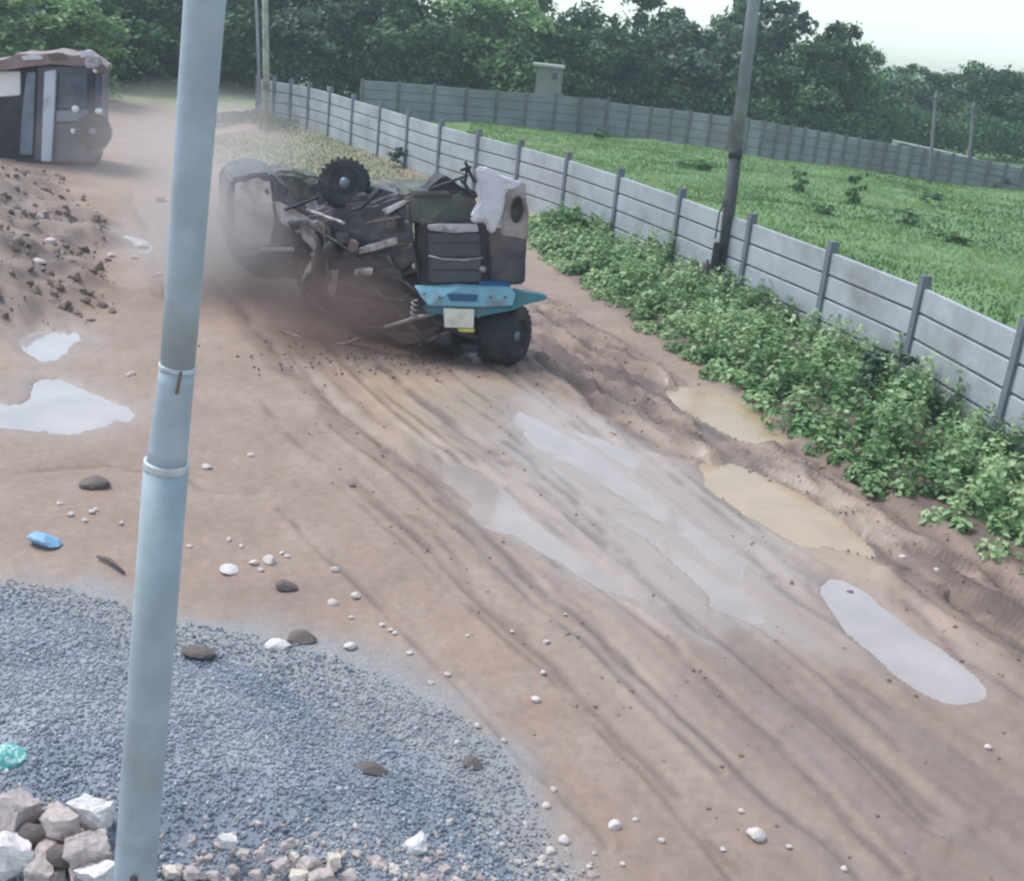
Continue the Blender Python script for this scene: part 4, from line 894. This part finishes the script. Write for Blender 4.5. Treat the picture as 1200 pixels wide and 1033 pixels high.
def place(name, kind, mt, px, py, w, label, cat, group=None, hratio=.5, rz=None, dx=1.0, dz=0.0):
    """w: width in photo pixels"""
    key = (kind, mt)
    if key not in SM:
        SM[key] = [stone_me(len(mt) * 7 + i, boxy=(kind == 'b')) for i in range(6)]
        for k_ in SM[key]: k_.materials.append(M[mt])
    p = at(px, py); z_ = surf(p.x, p.y); p = at(px, py, z_ + .01); sz_ = w * (p - Vector((0, 0, CH))).length / F_ / 2
    o = bpy.data.objects.new(name, random.choice(SM[key])); COL.objects.link(o)
    o.location = (p.x, p.y, z_ + sz_ * hratio * .5 + dz); o.scale = (sz_ * dx, sz_ * .85, sz_ * hratio); o.rotation_euler = (random.uniform(-.2, .2), random.uniform(-.2, .2), rz if rz is not None else random.uniform(0, 6.28))
    tag(o, label, cat, group); return o
PL = 'small pale stone half sunk in the mud of the road'
for (x, y, w) in [(243,548,14),(183,573,9),(83,603,10),(70,590,8),(107,600,9),(100,610,8),(112,597,8),(142,613,7),(297,660,13),(268,632,8),(283,640,7),(316,658,18),(305,668,9),(293,534,10),(330,648,7),(390,707,13),(417,698,14),(412,724,8),(410,758,18),(392,668,11),(337,652,8),(448,732,8),(458,738,7),(525,790,10),(640,752,9),(636,788,9),(628,820,14),(720,968,18),(745,960,8),(640,945,12),(648,925,9),(775,985,9),(885,980,24),(925,992,8),(868,950,9),(848,995,8),(990,1018,9),(730,1012,8),(1058,653,9),(1170,648,14),(1098,668,7),(1158,876,10),(663,720,6),(600,740,7),(480,765,9),(505,800,9),(548,745,6),(560,850,9),(590,868,8),(155,438,9),(158,303,10),(168,290,16),(187,322,9),(60,285,16),(45,310,20),(130,300,10),(25,300,12),(150,440,7),(222,640,8),(462,742,8),(535,870,9),(645,998,13),(662,985,16),(690,1015,9),(615,965,8)]:
    place('pale_stone', 's', 'palestone', x, y, w, PL, 'stone', 'pale stones scattered over the mud', .55)
for (x, y, w, lab) in [(268,668,26,'white flat shard lying just right of the steel pole on the mud'),(326,757,30,'white flat stone chip on the upper edge of the gravel'),]:
    place('white_stone', 's', 'whiteblock', x, y, w, lab, 'stone', None, .3)
for (x, y, w, lab, dx) in [(336,688,28,'dark rounded stone on the mud right of the steel pole',1),(355,749,34,'dark flat stone just right of the white chip at the gravel edge',1.1),(555,896,30,'black stone on the right part of the gravel',.9),(434,906,36,'dark wet lump in the middle of the gravel',1.1),(236,768,40,'dark lump on the gravel just right of the pole',1.1),(110,568,34,'dark flat clod on the mud left of the pole',1.2),(413,569,10,'tiny dark stone alone on the brown mud',1),(189,236,16,'dark clod on the track right of the van',1),(996,694,10,'small dark stone in the bright oblong puddle',1)]:
    place('dark_stone', 's', 'darkstone', x, y, w, lab, 'stone', None, .4, rz=.2, dx=dx)
place('plastic_scrap', 's', 'bluelitter', 52, 637, 38, 'crumpled light blue plastic scrap on the gravel edge at the left', 'litter', None, .45, rz=0)
place('plastic_scrap', 's', 'turq', 8, 893, 44, 'turquoise and white plastic wrapper at the left edge on the gravel', 'litter', None, .6, rz=.4)
bm = bmesh.new(); bm_tube(bm, [at(114, 655) + Vector((0, 0, .03)), at(128, 662) + Vector((0, 0, .05)), at(146, 675) + Vector((0, 0, .03))], [.015, .025, .012], 8); o = from_bm('stick', bm, M['darkstone'], None, True); tag(o, 'short dark stick lying on the mud left of the pole', 'stick')
# rubble at the bottom left
for (x, y, w, mt, lab) in [(109,961,44,'whiteblock','white squared block on top of the rubble left of the steel pole'),
 (72,977,50,'brick','pale rounded brick lump between the dark cavity and the white block'),
 (40,983,36,'darkstone','dark brownish stone in the rubble at the lower left'),
 (75,1008,38,'darkstone','dark gap stone low in the rubble beside the pole'),
 (108,1005,52,'brick','pinkish broken brick right beside the steel pole base'),
 (20,960,60,'brick','large pinkish slab sloping at the left edge of the rubble'),
 (12,1010,70,'whiteblock','large pale slab in the bottom left corner'),
 (48,1024,46,'brick','pinkish lump at the bottom edge left of the dark stone'),
 (120,1030,44,'whiteblock','pale block at the bottom edge touching the pole'),
 (266,988,24,'whiteblock','white pointed stone right of the pole on the gravel'),
 (486,996,34,'whiteblock','white rounded stone at the bottom centre edge of the gravel')]:
    place('rubble_block', 'b' if mt != 'darkstone' else 's', mt, x, y, w, lab, 'rubble', 'rubble blocks around the pole foot', .75)
for i, (x, y, w) in enumerate([(285,1000,14),(307,998,16),(338,990,20),(200,1022,22),(225,1025,26),(250,1028,20),(345,1005,14),(330,1018,24),(362,1015,30),(392,1010,26),(420,1002,20),(440,1015,26),(460,1024,20),(380,1030,30),(410,1028,24),(350,1032,26),(500,1010,16),(520,1022,18),(475,1014,14),(60,950,20),(92,985,18),(30,1000,20),(66,1028,24),(90,1026,22),(545,1020,12),(300,1026,18),(275,1020,16)]):
    place('rubble_chunk', 'b', 'brick' if i % 3 else 'cream', x, y, w, 'small pinkish cream rubble chunk at the bottom edge of the gravel', 'rubble', 'small rubble chunks along the bottom edge', .6)
bm = bmesh.new()
for i in range(900):
    px = rr.uniform(-20, 700); py = 1033 + rr.gauss(10, 26) - (18 if px < 130 else 0); 
    if py < 940 + abs(px - 350) * .1: continue
    p = at(px, py); blob(bm, (p.x, p.y, surf(p.x, p.y)), .006 + .035 * rr.random() ** 2, rr)
o = from_bm('brick_fragments', bm, mat('crushed_brick', (.55, .46, .42), .9, 0, (.34, .26, .23), (.45, .6), 6, .3)); tag(o, 'crushed pinkish brick fragments strewn along the bottom edge of the gravel', 'rubble', kind='stuff')
# ------------------------------------------------------------------ dust
def dust(name, c, s, dens, col, label, seed, nsc=1.2, lo=.42, hi=.7):
    bm = bmesh.new(); bmesh.ops.create_icosphere(bm, subdivisions=3, radius=1)
    m = bpy.data.materials.new(name); m.use_nodes = True; N = m.node_tree.nodes; L = m.node_tree.links; N.clear()
    out = N.new('ShaderNodeOutputMaterial'); pv = N.new('ShaderNodeVolumePrincipled'); L.new(pv.outputs[0], out.inputs['Volume'])
    pv.inputs['Color'].default_value = (*col, 1); pv.inputs['Anisotropy'].default_value = .2
    tc = N.new('ShaderNodeTexCoord'); ln = N.new('ShaderNodeVectorMath'); ln.operation = 'LENGTH'; L.new(tc.outputs['Object'], ln.inputs[0])
    fall = N.new('ShaderNodeMapRange'); fall.inputs['From Min'].default_value = 1; fall.inputs['From Max'].default_value = .15; L.new(ln.outputs['Value'], fall.inputs['Value'])
    n = N.new('ShaderNodeTexNoise'); n.inputs['Scale'].default_value = nsc * 1.7; n.inputs['Detail'].default_value = 3; L.new(tc.outputs['Object'], n.inputs['Vector'])
    mr = N.new('ShaderNodeMapRange'); mr.inputs['From Min'].default_value = lo; mr.inputs['From Max'].default_value = hi; L.new(n.outputs[0], mr.inputs['Value'])
    mu = N.new('ShaderNodeMath'); mu.operation = 'MULTIPLY'; L.new(fall.outputs[0], mu.inputs[0]); L.new(mr.outputs[0], mu.inputs[1])
    m2 = N.new('ShaderNodeMath'); m2.operation = 'MULTIPLY'; m2.inputs[1].default_value = dens; L.new(mu.outputs[0], m2.inputs[0]); L.new(m2.outputs[0], pv.inputs['Density'])
    me = bpy.data.meshes.new(name); bm.to_mesh(me); bm.free(); o = link(name, me, m); o.location = c; o.scale = s; tag(o, label, 'dust', kind='stuff'); return o
c = atD(400, 375, TD + .1); dust('mud_splash', (c.x, c.y, max(.5, c.z)), (2.2, 1.5, 1.15), 1.6, (.34, .25, .23), 'dark brown splash of muddy water thrown up under the middle of the truck', 1, lo=.3, hi=.6)
c = atD(270, 290, TD + 3.2); dust('dust_cloud', (c.x, c.y, c.z), (2.3, 2.2, 2.0), 1.5, (.80, .74, .72), 'pale dust cloud swallowing the rear left end of the truck', 2, lo=.25, hi=.6)
c = atD(225, 165, TD + 14); dust('dust_trail', (c.x, c.y, max(1.3, c.z)), (3.6, 8, 1.7), .15, (.82, .75, .72), 'thin pale dust trail hanging over the road behind the truck', 3, lo=.2, hi=.6)
# ------------------------------------------------------------------ haze
bm = bmesh.new(); bmesh.ops.create_cube(bm, size=1, matrix=Matrix.Translation((0, 60, 9.5)) @ Matrix.Diagonal((420, 260, 23, 1)))
m = bpy.data.materials.new('haze'); m.use_nodes = True; N = m.node_tree.nodes; N.clear(); out = N.new('ShaderNodeOutputMaterial'); pv = N.new('ShaderNodeVolumePrincipled'); m.node_tree.links.new(pv.outputs[0], out.inputs['Volume'])
pv.inputs['Color'].default_value = (.74, .86, .95, 1); pv.inputs['Density'].default_value = .0011
o = from_bm('haze', bm, m); tag(o, 'thin bluish monsoon haze', kind='stuff')
# ------------------------------------------------------------------ light
w = bpy.data.worlds.new('World'); scene.world = w; w.use_nodes = True; N = w.node_tree.nodes; L = w.node_tree.links
sky = N.new('ShaderNodeTexSky'); sky.sky_type = 'NISHITA'; sky.sun_disc = False; sky.sun_elevation = math.radians(58); sky.sun_rotation = math.radians(-62)
sky.air_density = 1.0; sky.dust_density = .8; sky.ozone_density = 1.5
hs = N.new('ShaderNodeHueSaturation'); hs.inputs['Saturation'].default_value = .48; L.new(sky.outputs[0], hs.inputs['Color']); tn_ = N.new('ShaderNodeMix'); tn_.data_type = 'RGBA'; tn_.blend_type = 'MULTIPLY'; tn_.inputs[0].default_value = 1; L.new(hs.outputs[0], tn_.inputs[6]); tn_.inputs[7].default_value = (.86, .98, 1.03, 1); L.new(tn_.outputs[2], N['Background'].inputs[0]); N['Background'].inputs[1].default_value = .13
sd = bpy.data.lights.new('sun', 'SUN'); sd.energy = 1.5; sd.angle = math.radians(25); sd.color = (1, .96, .92)
so = bpy.data.objects.new('sun', sd); COL.objects.link(so)
az = math.radians(-62); el = math.radians(58); dv = Vector((math.sin(az) * math.cos(el), math.cos(az) * math.cos(el), math.sin(el))); so.rotation_euler = dv.to_track_quat('Z', 'Y').to_euler()
# ------------------------------------------------------------------ camera
cd = bpy.data.cameras.new('camera'); cam = bpy.data.objects.new('camera', cd); COL.objects.link(cam); scene.camera = cam
cd.sensor_width = 36; cd.lens = 36 * F_ / 1200; cd.clip_end = 6000; cd.clip_start = .1
R0 = Vector((1, 0, 0)); U0 = Vector((0, sP, cP)); Fw = Vector((0, cP, -sP)); Rt = R0 * cR + U0 * sR; Up = -R0 * sR + U0 * cR
cam.matrix_world = Matrix(((Rt.x, Up.x, -Fw.x, 0), (Rt.y, Up.y, -Fw.y, 0), (Rt.z, Up.z, -Fw.z, CH), (0, 0, 0, 1)))
vs_ = scene.view_settings; vs_.view_transform = 'Standard'; vs_.look = 'None'; vs_.gamma = 1; vs_.use_curve_mapping = False; vs_.exposure = .92
scene.cycles.filter_width = 2.4
scene.cycles.volume_step_rate = 2.0; scene.cycles.volume_bounces = 1; scene.cycles.max_bounces = 6
